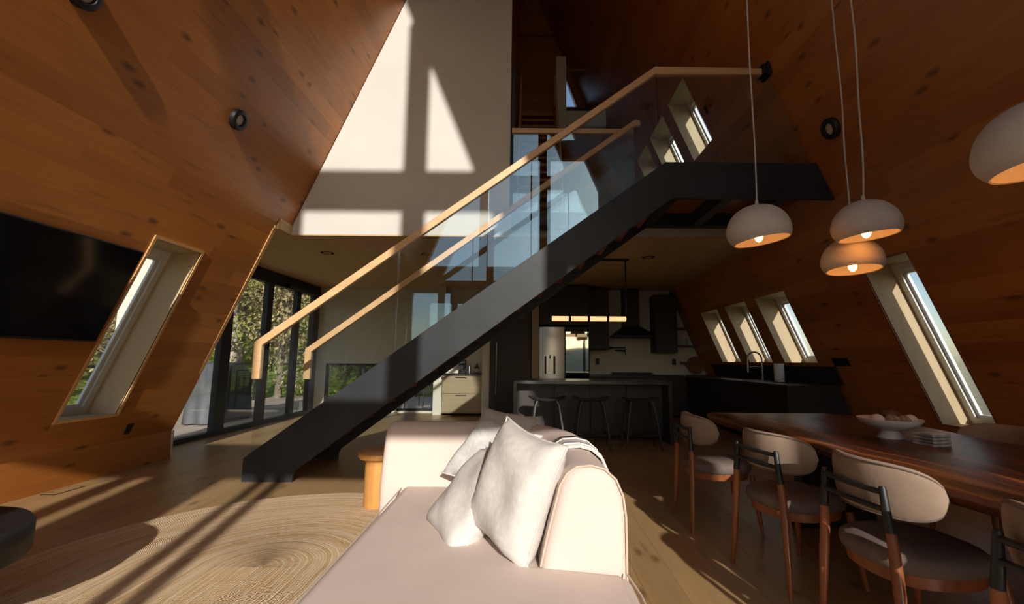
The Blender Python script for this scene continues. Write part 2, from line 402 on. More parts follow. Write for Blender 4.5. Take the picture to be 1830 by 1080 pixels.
# tall pale wall above the slab
b = MB(); xr = -.28
b.prism([(-wx(2.925)+.01, 2.925), (xr, 2.925), (xr, (XB+xr)*S-.01), ], 'y', 6.0, 6.16)
struct(b.build('wall_upper', 'plaster'), 'tall pale plaster gable wall above the stair catching window shaped sunlight', 'wall')
b = MB(); b.prism([(xr+.002, CEIL+.004), (wx(CEIL)-.01, CEIL+.004), (wx(3.225)-.01, 3.225), (xr+.002, 3.225)], 'y', 6.0, 6.17); struct(b.build('trim_6', 'plaster2'))
b = MB(); b.box(xr+.001, xr+.05, 6.18, 6.40, 3.225, 5.6); struct(b.build('trim_1', 'steel'))
b = MB(); b.box(xr-.12, xr, 6.16, 9.45, 3.225, 9.9); struct(b.build('wall_stairwell', 'wall_wood'))
# back walls
b = MB(); b.box(-.95, 4.6, YB, YB+.15, 0, CEIL); struct(b.build('wall_back', 'plaster2'), 'grey plaster back wall of the kitchen', 'wall')
b = MB()
WX0, WX1, WZ = -4.75, -2.15, 1.12
b.box(-5.15, WX0, YB, YB+.15, 0, CEIL); b.box(WX1, -.95, YB, YB+.15, 0, CEIL); b.box(WX0, WX1, YB, YB+.15, WZ, CEIL); b.box(WX0, WX1, YB, YB+.15, 0, .04)
struct(b.build('wall_back_left', 'plaster2'), 'pale wall over the low window beside the sliding doors', 'wall')
# upper gable back wall with a small triangular light
zt = lambda x: (XB-abs(x))*S
tx0, tx1, tz0, tz1 = .885, 1.18, 7.60, 8.45
b = MB()
b.prism([(-wx(2.92), 2.92), (tx0, 2.92), (tx0, zt(tx0)), (0, zt(0))], 'y', YB, YB+.15)
b.prism([(tx0, 2.92), (wx(2.92), 2.92), (tx1, zt(tx1)), (tx1, tz0), (tx0, tz0)], 'y', YB, YB+.15)
b.prism([(tx1, tz0), (tx1, zt(tx1)), (tx0, zt(tx0)), (tx0, tz1)], 'y', YB, YB+.15)
struct(b.build('wall_back_upper', 'wall_wood'))
# bump-out at the sliding doors
XD = -4.98
b = MB(); b.prism([(-5.15, 0), (-5.0, 0), (-3.80, CEIL), (-5.15, CEIL)], 'y', 5.58, 5.70); struct(b.build('wall_bay_front', 'plaster2'))
b = MB(); b.box(-5.15, XD, 5.70, YB, 2.76, CEIL); b.box(-5.15, XD, 10.45, YB, 0, 2.76); struct(b.build('wall_bay', 'steel'))
# end grain edging along the bay opening
b = MB()
for (p, q) in (((-4.42, .33), (-wx(CEIL), CEIL)),):
    b.add([(p[0]+.012, 5.66, p[1]), (p[0]+.012, 5.715, p[1]), (q[0]+.012, 5.715, q[1]), (q[0]+.012, 5.66, q[1]),
           (p[0]-.02, 5.66, p[1]), (p[0]-.02, 5.715, p[1]), (q[0]-.02, 5.715, q[1]), (q[0]-.02, 5.66, q[1])],
          [(0,1,2,3),(7,6,5,4),(0,4,5,1),(1,5,6,2),(2,6,7,3),(3,7,4,0)])
b.box(-wx(CEIL)-.02, -wx(CEIL)+.02, 5.66, 6.0, CEIL-.015, CEIL+.03)
struct(b.build('trim_2', 'edge'))
# left window trim + right
def slant_ring(b, side, y0, y1, h0, h1, w, o0, o1, mi=0):
    """ring of width w standing outside the rectangle (w<0: inside); o = sideways offset outwards"""
    def p(y, h, o): return (side*(wx(h)+o), y, h)
    oy0, oy1, oh0, oh1 = (y0-w, y1+w, h0-w, h1+w)
    out = [(oy0,oh0),(oy1,oh0),(oy1,oh1),(oy0,oh1)]; inn = [(y0,h0),(y1,h0),(y1,h1),(y0,h1)]
    for i in range(4):
        j = (i+1) % 4
        q = [out[i], out[j], inn[j], inn[i]]
        b.add([p(*a, o0) for a in q]+[p(*a, o1) for a in q], [(0,1,2,3),(7,6,5,4),(0,4,5,1),(1,5,6,2),(2,6,7,3),(3,7,4,0)], mi)
def slant_window(n, side, y0, y1, h0, h1, label=None, fw=.07):
    b = MB(); slant_ring(b, side, y0+.0, y1-.0, h0, h1, -fw, .32, .41)
    w = b.build('window_%d' % n, 'wframe'); struct(w, label, 'window' if label else None)
    b = MB(); slant_ring(b, side, y0+fw, y1-fw, h0+fw, h1-fw, -.035, .35, .38); b.build('sash', 'wframe', w)
    b = MB()
    def p(y, h, o): return (side*(wx(h)+o), y, h)
    f = fw+.03; q = [(y0+f, h0+f), (y1-f, h0+f), (y1-f, h1-f), (y0+f, h1-f)]
    b.add([p(*a, .36) for a in q]+[p(*a, .37) for a in q], [(0,1,2,3),(7,6,5,4),(0,4,5,1),(1,5,6,2),(2,6,7,3),(3,7,4,0)])
    b.build('glass_pane', 'pane', w)
slant_window(1, -1, *DW, .64, 2.35, 'tall narrow slanted window beside the television')
slant_window(2, 1, *DW, .60, 2.27, 'tall narrow slanted window beside the dining table')
for i, (a, c) in enumerate(KW): slant_window(3+i, 1, a, c, 1.22, 2.23, ['nearest', 'middle', 'farthest'][i]+' of three slanted windows over the sink counter')
for i, (a, c) in enumerate(UW): slant_window(6+i, 1, a, c, 4.48, 5.45, ['nearest', 'middle', 'farthest'][i]+' of three slanted windows upstairs')
b = MB(); slant_ring(b, -1, *DW, .64, 2.35, .028, -.012, .01); struct(b.build('trim_3', 'edge'))
b = MB(); slant_ring(b, 1, *DW, .60, 2.27, .02, -.008, .01); struct(b.build('trim_4', 'tread'))
# front gable wall behind the camera: openings shape the sunlight
b = MB()
def gz(x): return (XB-abs(x))*S
def fbox(x0, x1, z0, z1): b.box(x0, x1, YF-.2, YF, z0, z1)
BZ0, BZ1, TZ0, TZ1 = 3.06, 3.70, 6.77, 7.30
b.prism([(-wx(BZ0), BZ0), (wx(BZ0), BZ0), (wx(BZ1), BZ1), (-wx(BZ1), BZ1)], 'y', YF-.2, YF)
b.prism([(-wx(TZ0), TZ0), (wx(TZ0), TZ0), (wx(TZ1), TZ1), (-wx(TZ1), TZ1)], 'y', YF-.2, YF)
fbox(.28, .57, BZ1, 9.6); fbox(1.90, 2.13, BZ1, TZ0); fbox(-1.35, -1.12, BZ1, TZ0)
for s in (1, -1):   # rafters
    b.prism([(s*XB, 0), (s*(XB-.22), 0), (s*.0, (XB-.22)*S), (0, RIDGE)][::s], 'y', YF-.2, YF)
b.prism([(3.35, 0), (4.4, 0), (3.2, BZ0), (3.15, BZ0)], 'y', YF-.2, YF)
b.prism([(-4.4, 0), (-3.35, 0), (-3.15, BZ0), (-3.2, BZ0)], 'y', YF-.2, YF)
fbox(-2.08, -1.38, 0, BZ0)
struct(b.build('wall_front', 'wall_wood'))
d1 = MB()
for (xa, xb) in ((-.99, -.90), (-.815, -.72), (2.66, 2.78), (-3.2, -3.1), (3.1, 3.2)): d1.box(xa, xb, YF-.14, YF-.05, 0, BZ0)
d1.box(-2.42, -2.24, YF-.14, YF-.05, 0, BZ0)
d1.box(-3.2, 3.2, YF-.14, YF-.05, BZ0-.07, BZ0); d1.box(-3.2, 3.2, YF-.14, YF-.05, 0, .05)
dd = struct(d1.build('door_1', 'steel'))
g = MB(); g.box(-3.1, 3.1, YF-.10, YF-.09, .05, BZ0-.07); g.build('glass_pane', 'pane', dd)
g = MB(); g.prism([(-wx(BZ1), BZ1), (wx(BZ1), BZ1), (0, RIDGE-.1)], 'y', YF-.11, YF-.10); struct(g.build('window_9', 'pane'))
# left sliding doors (door_2): frame, stiles, panes
b = MB()
b.box(XD-.10, XD+.02, 5.72, 10.45, 2.66, 2.78); b.box(XD-.10, XD+.02, 5.72, 10.45, 0, .07)
for (ya, yb_) in ((5.72, 5.80), (7.28, 7.52), (8.47, 8.64), (9.55, 9.70), (10.32, 10.45)): b.box(XD-.09, XD+.01, ya, yb_, .05, 2.70)
dr = struct(b.build('door_2', 'steel', bevel=.004), 'black framed sliding glass doors to the deck', 'door')
b = MB(); b.box(XD-.05, XD-.04, 5.8, 10.32, .07, 2.66); b.build('glass_pane', 'pane', dr)
for y in (8.44, 8.68):
    b = MB(); b.tube([(XD+.02, y, .98), (XD+.06, y, 1.0), (XD+.06, y, 1.18), (XD+.02, y, 1.2)], .012, 8); b.build('door_handle', 'black', dr, True)
b = MB(); b.tube([(XD+.08, 9.0, 2.70), (XD+.08, 10.5, 2.70)], .055, 14)
tag(b.build('roller_blind', 'black', None, True), 'black rolled blind cassette under the ceiling above the sliding doors', 'blind')
# low back window (window_10)
b = MB()
for x in (WX0, -3.9, -3.05, WX1-.05): b.box(x, x+.05, YB+.02, YB+.10, .04, WZ)
b.box(WX0, WX1, YB+.02, YB+.10, WZ-.05, WZ); b.box(WX0, WX1, YB+.02, YB+.10, .04, .09)
w = struct(b.build('window_10', 'steel'), 'low black framed window looking on to the back deck', 'window')
b = MB(); b.box(WX0+.03, WX1-.03, YB+.05, YB+.06, .07, WZ-.03); b.build('glass_pane', 'pane', w)

# ------------------------------------------------------------------ main staircase
stair = empty('staircase', (-2.6, 5.2, 0), 'straight open staircase with black steel stringers, glass guards and oak handrails', 'staircase')
def rel(b, root):   # world mesh -> local of an unrotated root
    L = root.location; b.v = [(p[0]-L.x, p[1]-L.y, p[2]-L.z) for p in b.v]; return b
poly = [(-2.85, 0), (-2.345, 0), (-2.345, .06), (-2.32, .115), (1.545, 2.975), (wx(2.975)-.01, 2.975), (wx(3.385)-.01, 3.385), (1.486, 3.385), (-2.85, .228)]
for (a, c) in ((4.65, 4.70), (5.72, 5.77)):
    b = MB(); b.prism(poly, 'y', a, c)
    rel(b, stair).build('stringer', 'steel', stair, bevel=.004)
NR = 16; rise = 3.2/17; run = rise/.728
for i in range(NR):
    z = (i+1)*rise; x = -2.72+i*run
    b = MB(); b.box(x, x+.29, 4.70, 5.72, z-.05, z); rel(b, stair).build('tread', 'tread', stair, bevel=.004)
    for ya in (4.70, 5.68): b = MB(); b.box(x+.03, x+.26, ya, ya+.04, z-.09, z-.05); rel(b, stair).build('tread_bracket', 'steel', stair)
b = MB(); b.prism([(1.42, 3.15), (wx(3.15)-.02, 3.15), (wx(3.2)-.02, 3.2), (1.42, 3.2)], 'y', 4.70, 5.99); rel(b, stair).build('landing_floor', 'tread', stair)
b = MB()
for x in (1.50, 2.12, 2.72): b.box(x, x+.12, 4.70, 5.72, 2.985, 3.15)
b.box(1.50, 3.1, 5.66, 5.72, 2.98, 3.15); rel(b, stair).build('landing_frame', 'steel', stair)
b = MB(); 
for i in range(9):
    x = -2.0+i*.42; z = .115+(x+2.32)*.74+.03
    b = MB(); b.tube([(x, 4.64, z), (x, 4.655, z)], .011, 8); rel(b, stair).build('bolt', 'steel', stair, True)
def rail_line(x): return 1.37+(x+2.80)*(4.47-1.37)/(1.40+2.80)
def rail(y, x0, x1, flat_to, z_adj=0):
    w = .03
    def seg(pl): 
        b.prism(pl, 'y', y-w, y+w)
    b = MB(); k = .045
    z0 = rail_line(x0)+z_adj; z1 = rail_line(x1)+z_adj
    b.prism([(x0-.02, z0-k-.30), (x0+.06, z0-k-.30), (x0+.06, z0-k+.045), (x1, z1-k), (x1, z1+k), (x0-.02, z0+k-.01)], 'y', y-w, y+w)
    if flat_to: b.prism([(x1, z1-k), (flat_to, z1-k+.005), (flat_to, z1+k-.01), (x1, z1+k)], 'y', y-w, y+w)
    return b
rel(rail(4.68, -2.82, 1.40, 2.64), stair).build('handrail', 'rail', stair, bevel=.006)
rel(rail(5.75, -2.82, 1.42, 1.50, -.045), stair).build('handrail', 'rail', stair, bevel=.006)
b = MB(); b.box(2.60, 2.70, 4.62, 4.74, 4.42, 4.54); b.box(2.64, 2.68, 4.60, 4.76, 4.40, 4.56); rel(b, stair).build('rail_bracket', 'black', stair)
def guard(y, xs, land=None, zadj=0):
    for a, c in zip(xs[:-1], xs[1:]):
        a += .008; c -= .008
        lo = lambda x: max(.05, .228+(x+2.85)*.728-.12); hi = lambda x: rail_line(x)-.04+zadj
        b = MB(); b.prism([(a, lo(a)), (c, lo(c)), (c, hi(c)), (a, hi(a))], 'y', y-.006, y+.006); rel(b, stair).build('glass_panel', 'guard', stair)
    if land:
        a, c = land; b = MB(); b.prism([(a, 3.3), (min(c, wx(3.3)-.02), 3.3), (wx(4.43)-.03, 4.43), (a, 4.43)], 'y', y-.006, y+.006); rel(b, stair).build('glass_panel', 'guard', stair)
guard(4.675, [-2.80, -1.39, .02, 1.42], (1.43, 3.1))
guard(5.745, [-2.78, -.74, .52, 1.42], None, -.045)
# gallery guard
gr = empty('gallery_guard', (.6, 5.95, 3.2), 'horizontal oak rail over glass at the edge of the upper gallery', 'railing')
b = MB(); b.box(xr+.03, 1.44, 5.86, 5.92, 4.36, 4.43); rel(b, gr).build('handrail', 'rail', gr, bevel=.006)
for a, c in ((xr+.05, .52), (.54, 1.40)):
    b = MB(); b.box(a, c, 5.885, 5.897, 3.0, 4.37); rel(b, gr).build('glass_panel', 'guard', gr)
b = MB(); b.box(xr+.03, 1.44, 5.87, 5.915, 3.0, 3.22); b.box(xr+.03, 1.44, 5.87, 6.0, 3.0, 3.04); rel(b, gr).build('base_shoe', 'steel', gr)
# upper stair to the loft
us = empty('loft_staircase', (.15, 6.9, 3.225), 'steep dark open stair climbing from the gallery to the loft', 'staircase')
for x in (-.22, .52):
    b = MB(); b.prism([(6.95, 3.225), (7.3, 3.225), (9.44, 6.40), (9.44, 6.84), (9.36, 6.84)], 'x', x, x+.04); rel(b, us).build('stringer', 'tread', us)
for i in range(16):
    z = 3.225+(i+1)*.211; y = 7.02+i*.146
    b = MB(); b.box(-.18, .52, y, y+.22, z-.05, z); rel(b, us).build('tread', 'tread', us, bevel=.004)
for x in (-.20, .54):
    b = MB(); b.tube([(x, 7.1, 4.25), (x, 9.4, 7.65)], .022, 8); b.tube([(x, 7.1, 3.5), (x, 7.1, 4.25)], .015, 8); b.tube([(x, 9.38, 6.8), (x, 9.4, 7.65)], .015, 8); rel(b, us).build('handrail', 'rail', us, True)
b = MB(); b.box(.60, wx(6.85), 9.46, YB, 6.46, 6.82); struct(b.build('floor_loft', 'plaster2'))
b = MB(); b.box(-.28, .60, 9.46, YB, 6.60, 6.82); struct(b.build('floor_loft_landing', 'tread'))
b = MB(); b.box(.575, .80, 9.30, 9.44, 6.0, 8.04); struct(b.build('trim_5', 'plaster2'))
lg = empty('loft_guard', (1.2, 9.5, 6.825), 'dark rail and glass guard at the edge of the loft', 'railing')
b = MB(); b.box(.81, wx(6.93)-.02, 9.47, 9.51, 6.825, 6.90); rel(b, lg).build('base_shoe', 'black', lg)
b = MB(); b.box(.81, wx(7.86)-.02, 9.47, 9.51, 7.80, 7.86); rel(b, lg).build('handrail', 'tread', lg)
b = MB(); b.prism([(.81, 6.9), (wx(6.9)-.03, 6.9), (wx(7.8)-.03, 7.8), (.81, 7.8)], 'y', 9.485, 9.495); rel(b, lg).build('glass_panel', 'pane', lg)

# ------------------------------------------------------------------ sofa
sofa = empty('sofa', (-.2, 2.3, 0), 'low blush pink fabric sofa with a curved corner back and chaise', 'sofa')
def rr(w0, w1, z0, z1, r, n=5):
    pts = []
    for (cx, cz, a0) in ((w1-r, z1-r, 0), (w0+r, z1-r, 90)):
        for i in range(n+1):
            t = math.radians(a0+90*i/n); pts.append((cx+r*math.cos(t), cz+r*math.sin(t)))
    return [(w1, z0)]+pts+[(w0, z0)]
path = [(-.95, 3.14), (-.72, 3.14), (-.45, 3.14), (-.22, 3.13)]
for i in range(1, 10):
    t = math.radians(90-90*i/10); path.append((-.22+.42*math.cos(t), 2.60+.53*math.sin(t)))
path += [(.20, 2.5), (.205, 2.3), (.21, 2.1), (.215, 1.95), (.22, 1.86)]
def endround(path): return path
prof = [(.160, .06), (.178, .30), (.178, .60), (.168, .68), (.14, .745), (.095, .785), (.04, .80), (-.02, .795), (-.06, .77), (-.088, .725), (-.105, .66), (-.135, .55), (-.165, .42), (-.17, .06)]
b = MB(); b.sweep(prof, path); rel(b, sofa).build('backrest', 'sofa', sofa, True, bevel=.045, seg=4)
seat = [(-.77, .75), (.39, .75), (.40, 1.80), (.36, 1.84), (.06, 1.90), (.06, 2.9), (0, 3.02), (-.8, 3.02)]
b = MB(); b.prism(seat, 'z', .20, .42); rel(b, sofa).build('seat_cushion', 'sofa', sofa, True, bevel=.05, seg=5)
b = MB(); b.prism([(-.75, .78), (.36, .78), (.36, 2.5), (.2, 3.0), (-.1, 3.24), (-.85, 3.24)], 'z', .05, .22); rel(b, sofa).build('base', 'sofa', sofa, True, bevel=.03, seg=3)
for (x, y) in ((-.65, .9), (.25, .9), (-.75, 3.1), (.2, 2.4)):
    b = MB(); b.lathe([(.025, 0), (.03, .06)], 12, (x, y, 0)); rel(b, sofa).build('foot', 'black', sofa)
# piping round the open end of the back and along the chaise edge
def outline(y_off):
    P0, P1 = Vector(path[-2]), Vector(path[-1]); d = (P1-P0).normalized(); nn = Vector((-d.y, d.x)); q = P1+d*y_off
    return [(q.x+nn.x*o, q.y+nn.y*o, z) for o, z in prof[1:-1]]
b = MB(); b.tube(outline(-.02), .0045, 6); 
b.tube([(.395, .8, .40), (.405, 1.7, .40), (.385, 1.83, .41)], .0045, 6)
b.tube([(-.765, .8, .40), (-.785, 2.2, .40), (-.80, 2.98, .41)], .0045, 6)
rel(b, sofa).build('piping', 'pipe', sofa, True)
# throw laid over the side back: follows the back's section
def arc(path, a, c):
    return [p for p in path if True][a:c]
b = MB(); tp = [(.20, 2.50), (.2025, 2.40), (.205, 2.30), (.2075, 2.22)]
pr = [(o*1.035+(.002 if o > 0 else -.002), z+(.006 if z > .7 else 0)) for o, z in [(.178, .48), (.178, .60)]+prof[3:11]]
b.sweep(pr, tp, closed_prof=False, caps=False)
tw = b.build('throw_blanket', ['throw'], None, True, solid=.012)
tag(tw, 'cream throw with white stripes folded over the sofa side back', 'blanket')
b = MB()
for y0 in (2.26, 2.40): b.sweep([(o*1.03, z+.013) for o, z in pr], [(.206, y0+.035), (.206, y0)], closed_prof=False, caps=False)
b.build('stripe', 'throw2', tw, True, solid=.004)

def pillow(c, n, up, w, h, t, mat, label, seed, cat='cushion', pipe=None):
    n = Vector(n).normalized(); up = Vector(up); up = (up-n*up.dot(n)).normalized(); rt = up.cross(n)
    R = Matrix((rt, up, n)).transposed().to_4x4(); rnd = random.Random(seed)
    K = 18; vs_ = []; ph = [rnd.uniform(0, 6) for _ in range(4)]
    for s in (1, -1):
        for i in range(K+1):
            for j in range(K+1):
                u = i/K*2-1; v_ = j/K*2-1
                e = max(0, (1-u**4))**.55*max(0, (1-v_**4))**.55
                pin = 1-.10*(1-abs(u)**2)*abs(v_)**3; pin2 = 1-.10*(1-abs(v_)**2)*abs(u)**3
                wr = .010*math.sin(5*u+ph[0]+2*v_)*math.sin(4*v_+ph[1])+.006*math.sin(11*(u+v_)+ph[2])*abs(u*v_)
                z = s*(t/2*e)+wr*(e**.5)
                vs_.append((u*w/2*pin2, v_*h/2*pin, z))
    fs = []
    m = (K+1)**2
    for s in (0, 1):
        for i in range(K):
            for j in range(K):
                q = (s*m+i*(K+1)+j, s*m+(i+1)*(K+1)+j, s*m+(i+1)*(K+1)+j+1, s*m+i*(K+1)+j+1)
                fs.append(q if s == 0 else q[::-1])
    b = MB(); b.add(vs_, fs); o = b.build('cushion', mat, None, True)
    o.matrix_world = Matrix.Translation(c) @ R
    tag(o, label, cat, 'throw cushions heaped on the sofa')
    rim = [(math.copysign(1, 1)*0, 0, 0)]
    b = MB(); pts = []
    for k_ in range(4*12):
        s_, q = divmod(k_, 12); u = q/12*2-1
        uv = [(u, -1), (1, u), (-u, 1), (-1, -u)][s_]
        pin = 1-.10*(1-abs(uv[0])**2)*abs(uv[1])**3; pin2 = 1-.10*(1-abs(uv[1])**2)*abs(uv[0])**3
        pts.append((uv[0]*w/2*pin2, uv[1]*h/2*pin, 0))
    b.tube(pts, .0045, 6, closed=True); b.build('seam', mat, o, True)
    return o
pillow((-.055, 2.06, .665), (-.74, -.60, .30), (.30, .02, 1), .46, .52, .20, 'pillow', 'large ivory velvet cushion standing nearest the camera against the sofa side back', 1)
pillow((-.27, 2.27, .55), (-.62, -.45, .64), (.66, .25, .72), .42, .47, .17, 'pillow', 'ivory cushion slumped between the standing cushion and the white slub one', 2)
pillow((-.22, 2.80, .655), (-.38, -.62, .70), (.50, .45, .68), .50, .44, .15, 'pillow2', 'white slub cushion lying sunlit behind the two ivory cushions', 3)
pillow((-.16, 3.00, .745), (-.12, -.80, .60), (.25, .5, .80), .40, .32, .12, 'pillow3', 'grey cushion in shade at the back of the sofa corner', 4)

# ------------------------------------------------------------------ rug, side table, coffee table
RCX, RY0, RY1, RR = -1.55, .35, 2.78, 1.48
pts = []
for i in range(49): t = math.pi*i/48; pts.append((RCX+RR*math.cos(t), RY1+RR*math.sin(t)))
for i in range(49): t = math.pi+math.pi*i/48; pts.append((RCX+RR*math.cos(t), RY0+RR*math.sin(t)))
b = MB(); b.prism(pts, 'z', .001, .016); M['rug'] = rug_mat('jute_braid', RCX, RY0, RY1)
tag(b.build('rug', 'rug', None, False, bevel=.005), 'oval braided jute rug on the oak floor', 'rug')
t = empty('side_table', (-1.24, 3.93, 0), 'round honey coloured wooden side table behind the sofa arm', 'table')
b = MB(); b.lathe([(.001, .40), (.17, .40), (.185, .415), (.185, .445), (.18, .45), (.001, .45)], 40, cap=False); b.build('tabletop', 'sidetable', t, True)
b = MB(); b.lathe([(.12, 0), (.125, .01), (.125, .38), (.15, .40)], 40); b.build('pedestal', 'sidetable', t, True)
t = empty('coffee_table', (-2.66, 1.91, 0), 'thick round black coffee table at the edge of the rug', 'table')
b = MB(); b.lathe([(.001, .31), (.44, .31), (.47, .34), (.47, .455), (.455, .475), (.001, .475)], 56, cap=False); b.build('tabletop', 'black', t, True)
b = MB(); b.lathe([(.26, .017), (.26, .31)], 40); b.build('pedestal', 'black', t, True)

# ------------------------------------------------------------------ television, wall lamps, plates
def slant_place(side, y, z, off=0):
    """matrix: local X along y, local Y up the slope, local Z into the room"""
    up = Vector((-side/S, 0, 1)).normalized(); nrm = Vector((-side, 0, -1/S)).normalized(); ax = up.cross(nrm)
    m = Matrix((ax, up, nrm)).transposed().to_4x4()
    return Matrix.Translation(Vector((side*wx(z), y, z))+nrm*off) @ m
tv = empty('television', (0,0,0), 'large black flat television hung on the leaning wall', 'television'); tv.matrix_world = slant_place(-1, 3.26, 1.80, 0)
b = MB(); b.box(-.79, .79, -.45, .45, .045, .075); b.build('bezel', 'black', tv, bevel=.006)
b = MB(); b.box(-.775, .775, -.43, .438, .0755, .078); b.build('screen', 'tv', tv)
b = MB(); b.box(-.2, .2, -.15, .15, 0, .045); b.build('wall_mount', 'black', tv)
def wall_lamp(side, y, z, label):
    t = empty('wall_downlight', (0,0,0), label, 'lamp', 'round black lamps on the leaning walls'); t.matrix_world = slant_place(side, y, z)
    b = MB(); b.lathe([(.10, 0), (.105, .002), (.105, .045), (.095, .055), (.062, .055), (.058, .045), (.058, .012), (.001, .012)], 40, cap=False); b.build('ring', 'black', t, True)
    b = MB(); b.lathe([(.001, .014), (.056, .014), (.056, .03), (.05, .034), (.001, .036)], 32, cap=False); b.build('lens', 'lens', t, True)
    return t
wall_lamp(-1, 4.335, 3.667, 'round black wall lamp above the narrow window on the sunlit wall')
wall_lamp(-1, 2.72, 3.66, 'round black wall lamp cut by the top edge over the television')
wall_lamp(1, 4.26, 3.58, 'round black wall lamp on the shadowed wall behind the pendant cords')
def plate(side, y, z, w, h, label):
    o = MB(); o.box(-w/2, w/2, -h/2, h/2, 0, .008)
    q = o.build('wall_outlet', 'black', None, bevel=.002); q.matrix_world = slant_place(side, y, z, 0); tag(q, label, 'outlet')
    for s in (-1, 1):
        c = MB(); c.box(-w*.28, w*.28, s*h*.22-h*.14, s*h*.22+h*.14, .008, .011); c.build('socket', 'steel', q)
plate(-1, 5.02, .45, .075, .12, 'black outlet low on the sunlit wall below the narrow window')
plate(1, 5.82, 1.23, .30, .11, 'black outlet plate on the shadowed wall past the counter end')
plate(1, 6.05, 4.83, .075, .12, 'small dark switch beside the upstairs windows')
b = MB(); b.box(-4.33, -4.21, 4.18, 4.45, .0005, .004); v = b.build('floor_vent', 'floor', None); tag(v, 'flush oak floor vent beside the sunlit wall', 'vent')
b = MB()
for (x0_, x1_, y0_, y1_) in ((-4.335, -4.33, 4.175, 4.455), (-4.21, -4.205, 4.175, 4.455), (-4.335, -4.205, 4.175, 4.18), (-4.335, -4.205, 4.45, 4.455)): b.box(x0_, x1_, y0_, y1_, .0006, .005)
b.build('vent_gap', 'black', v)

# ------------------------------------------------------------------ recessed ceiling lights
LBL = ['round recessed light in the pale ceiling nearest the sliding doors', 'round recessed light in the pale ceiling behind the handrails', 'round recessed light in the ceiling in front of the linear lamp', 'round recessed light behind the linear lamp over the cooktop', 'round recessed light deep in the ceiling seen through the stair glass']
for (x, y), l in zip(((-3.24, 7.03), (-1.64, 7.08), (1.95, 7.16), (1.98, 9.44), (-1.62, 9.45)), LBL):
    t = empty('ceiling_downlight', (x, y, CEIL), l, 'lamp', 'recessed ceiling lights')
    b = MB(); b.lathe([(.06, -.001), (.065, -.012), (.105, -.012), (.11, -.001)], 36, cap=False); b.build('ring', 'black', t, True)
    b = MB(); b.lathe([(.001, -.003), (.064, -.003), (.064, -.006), (.001, -.006)], 30, cap=False); b.build('lens', 'steel', t)

# ------------------------------------------------------------------ pendants
def pendant(x, y, z, R, tilt, rz, label, wob, sag):
    """z = centre of the shade"""
    t = empty('pendant_lamp', (x, y, z), label, 'lamp', 'white plaster pendants over the dining table')
    n, k = 40, 22; b = MB(); rings = []
    for s, sc in ((0, 1.0), (1, .955)):
        for i in range(k+1):
            for j in range(n):
                ph = 2*math.pi*j/n
                th = (i/k)*(math.radians(121)+tilt*math.cos(ph))
                rr_ = R*sc*(math.sin(th)**.92 if th < math.pi else 0); zz = (R*.92 if th < math.pi/2 else R*.62)*math.cos(th)*sc
                rings.append((rr_*math.cos(ph+rz), rr_*math.sin(ph+rz), zz))
    m = (k+1)*n; fs = []; 
    for s in (0, 1):
        for i in range(k):
            for j in range(n):
                q = (s*m+i*n+j, s*m+i*n+(j+1) % n, s*m+(i+1)*n+(j+1) % n, s*m+(i+1)*n+j); fs.append(q if s else q[::-1])
    for j in range(n): fs.append((k*n+j, k*n+(j+1) % n, m+k*n+(j+1) % n, m+k*n+j))
    b.add(rings, fs); b.build('lamp_shade', 'shade', t, True)
    top = (XB-x)*S-z
    b = MB(); pts = []
    L = top-.0
    for i in range(41):
        f = i/40; zz = R*.92+f*(L-R*.92-.03)
        pts.append((wob*math.sin(f*17)*(1-f)+sag*math.sin(math.pi*f), wob*.6*math.cos(f*13)*(1-f)*min(1, f*8), zz))
    b.tube(pts, .006, 8); b.build('cord', 'cord', t, True)
    b = MB(); b.lathe([(.001, R*.92+.045), (.010, R*.92+.045), (.014, R*.92+.01), (.035, R*.915-.004), (.001, R*.90)], 16, cap=False); b.build('cord_cap', 'shade', t, True)
    b = MB(); b.lathe([(.022, R*.60), (.022, R*.06), (.018, R*.03)], 16); b.build('socket', 'cord', t, True)
    b = MB(); b.ell((0, 0, -R*.16), (.030, .030, .042), 16, 10); b.build('bulb', 'bulb', t, True)
    b = MB(); b.lathe([(.06, L-.05-.06/S), (.06, L-.005)], 24); b.build('ceiling_canopy', 'black', t, True)
    ld = bpy.data.lights.new('bulb_light', 'POINT'); ld.energy = PEND_W; ld.color = (1, .30, .045); ld.shadow_soft_size = .035
    lo = bpy.data.objects.new('bulb_light', ld); COL.objects.link(lo); lo.parent = t; lo.location = (0, 0, -.085-R*.05)
    return t
PEND_W = 1.1
pendant(1.74, 3.30, 2.20, .225, -.22, math.radians(0), 'white pebble pendant lamp hanging alone nearest the stair landing', .006, .02)
pendant(2.38, 3.07, 2.17, .21, -.16, math.radians(0), 'white pebble pendant lamp hanging just above another lamp', .010, .05)
pendant(2.52, 3.42, 2.00, .21, .10, math.radians(90), 'white pebble pendant lamp hanging lowest of the close pair', .010, .03)
pendant(2.12, 1.74, 2.10, .225, -.20, math.radians(-20), 'white pebble pendant lamp nearest the camera cut by the frame', .006, .03)

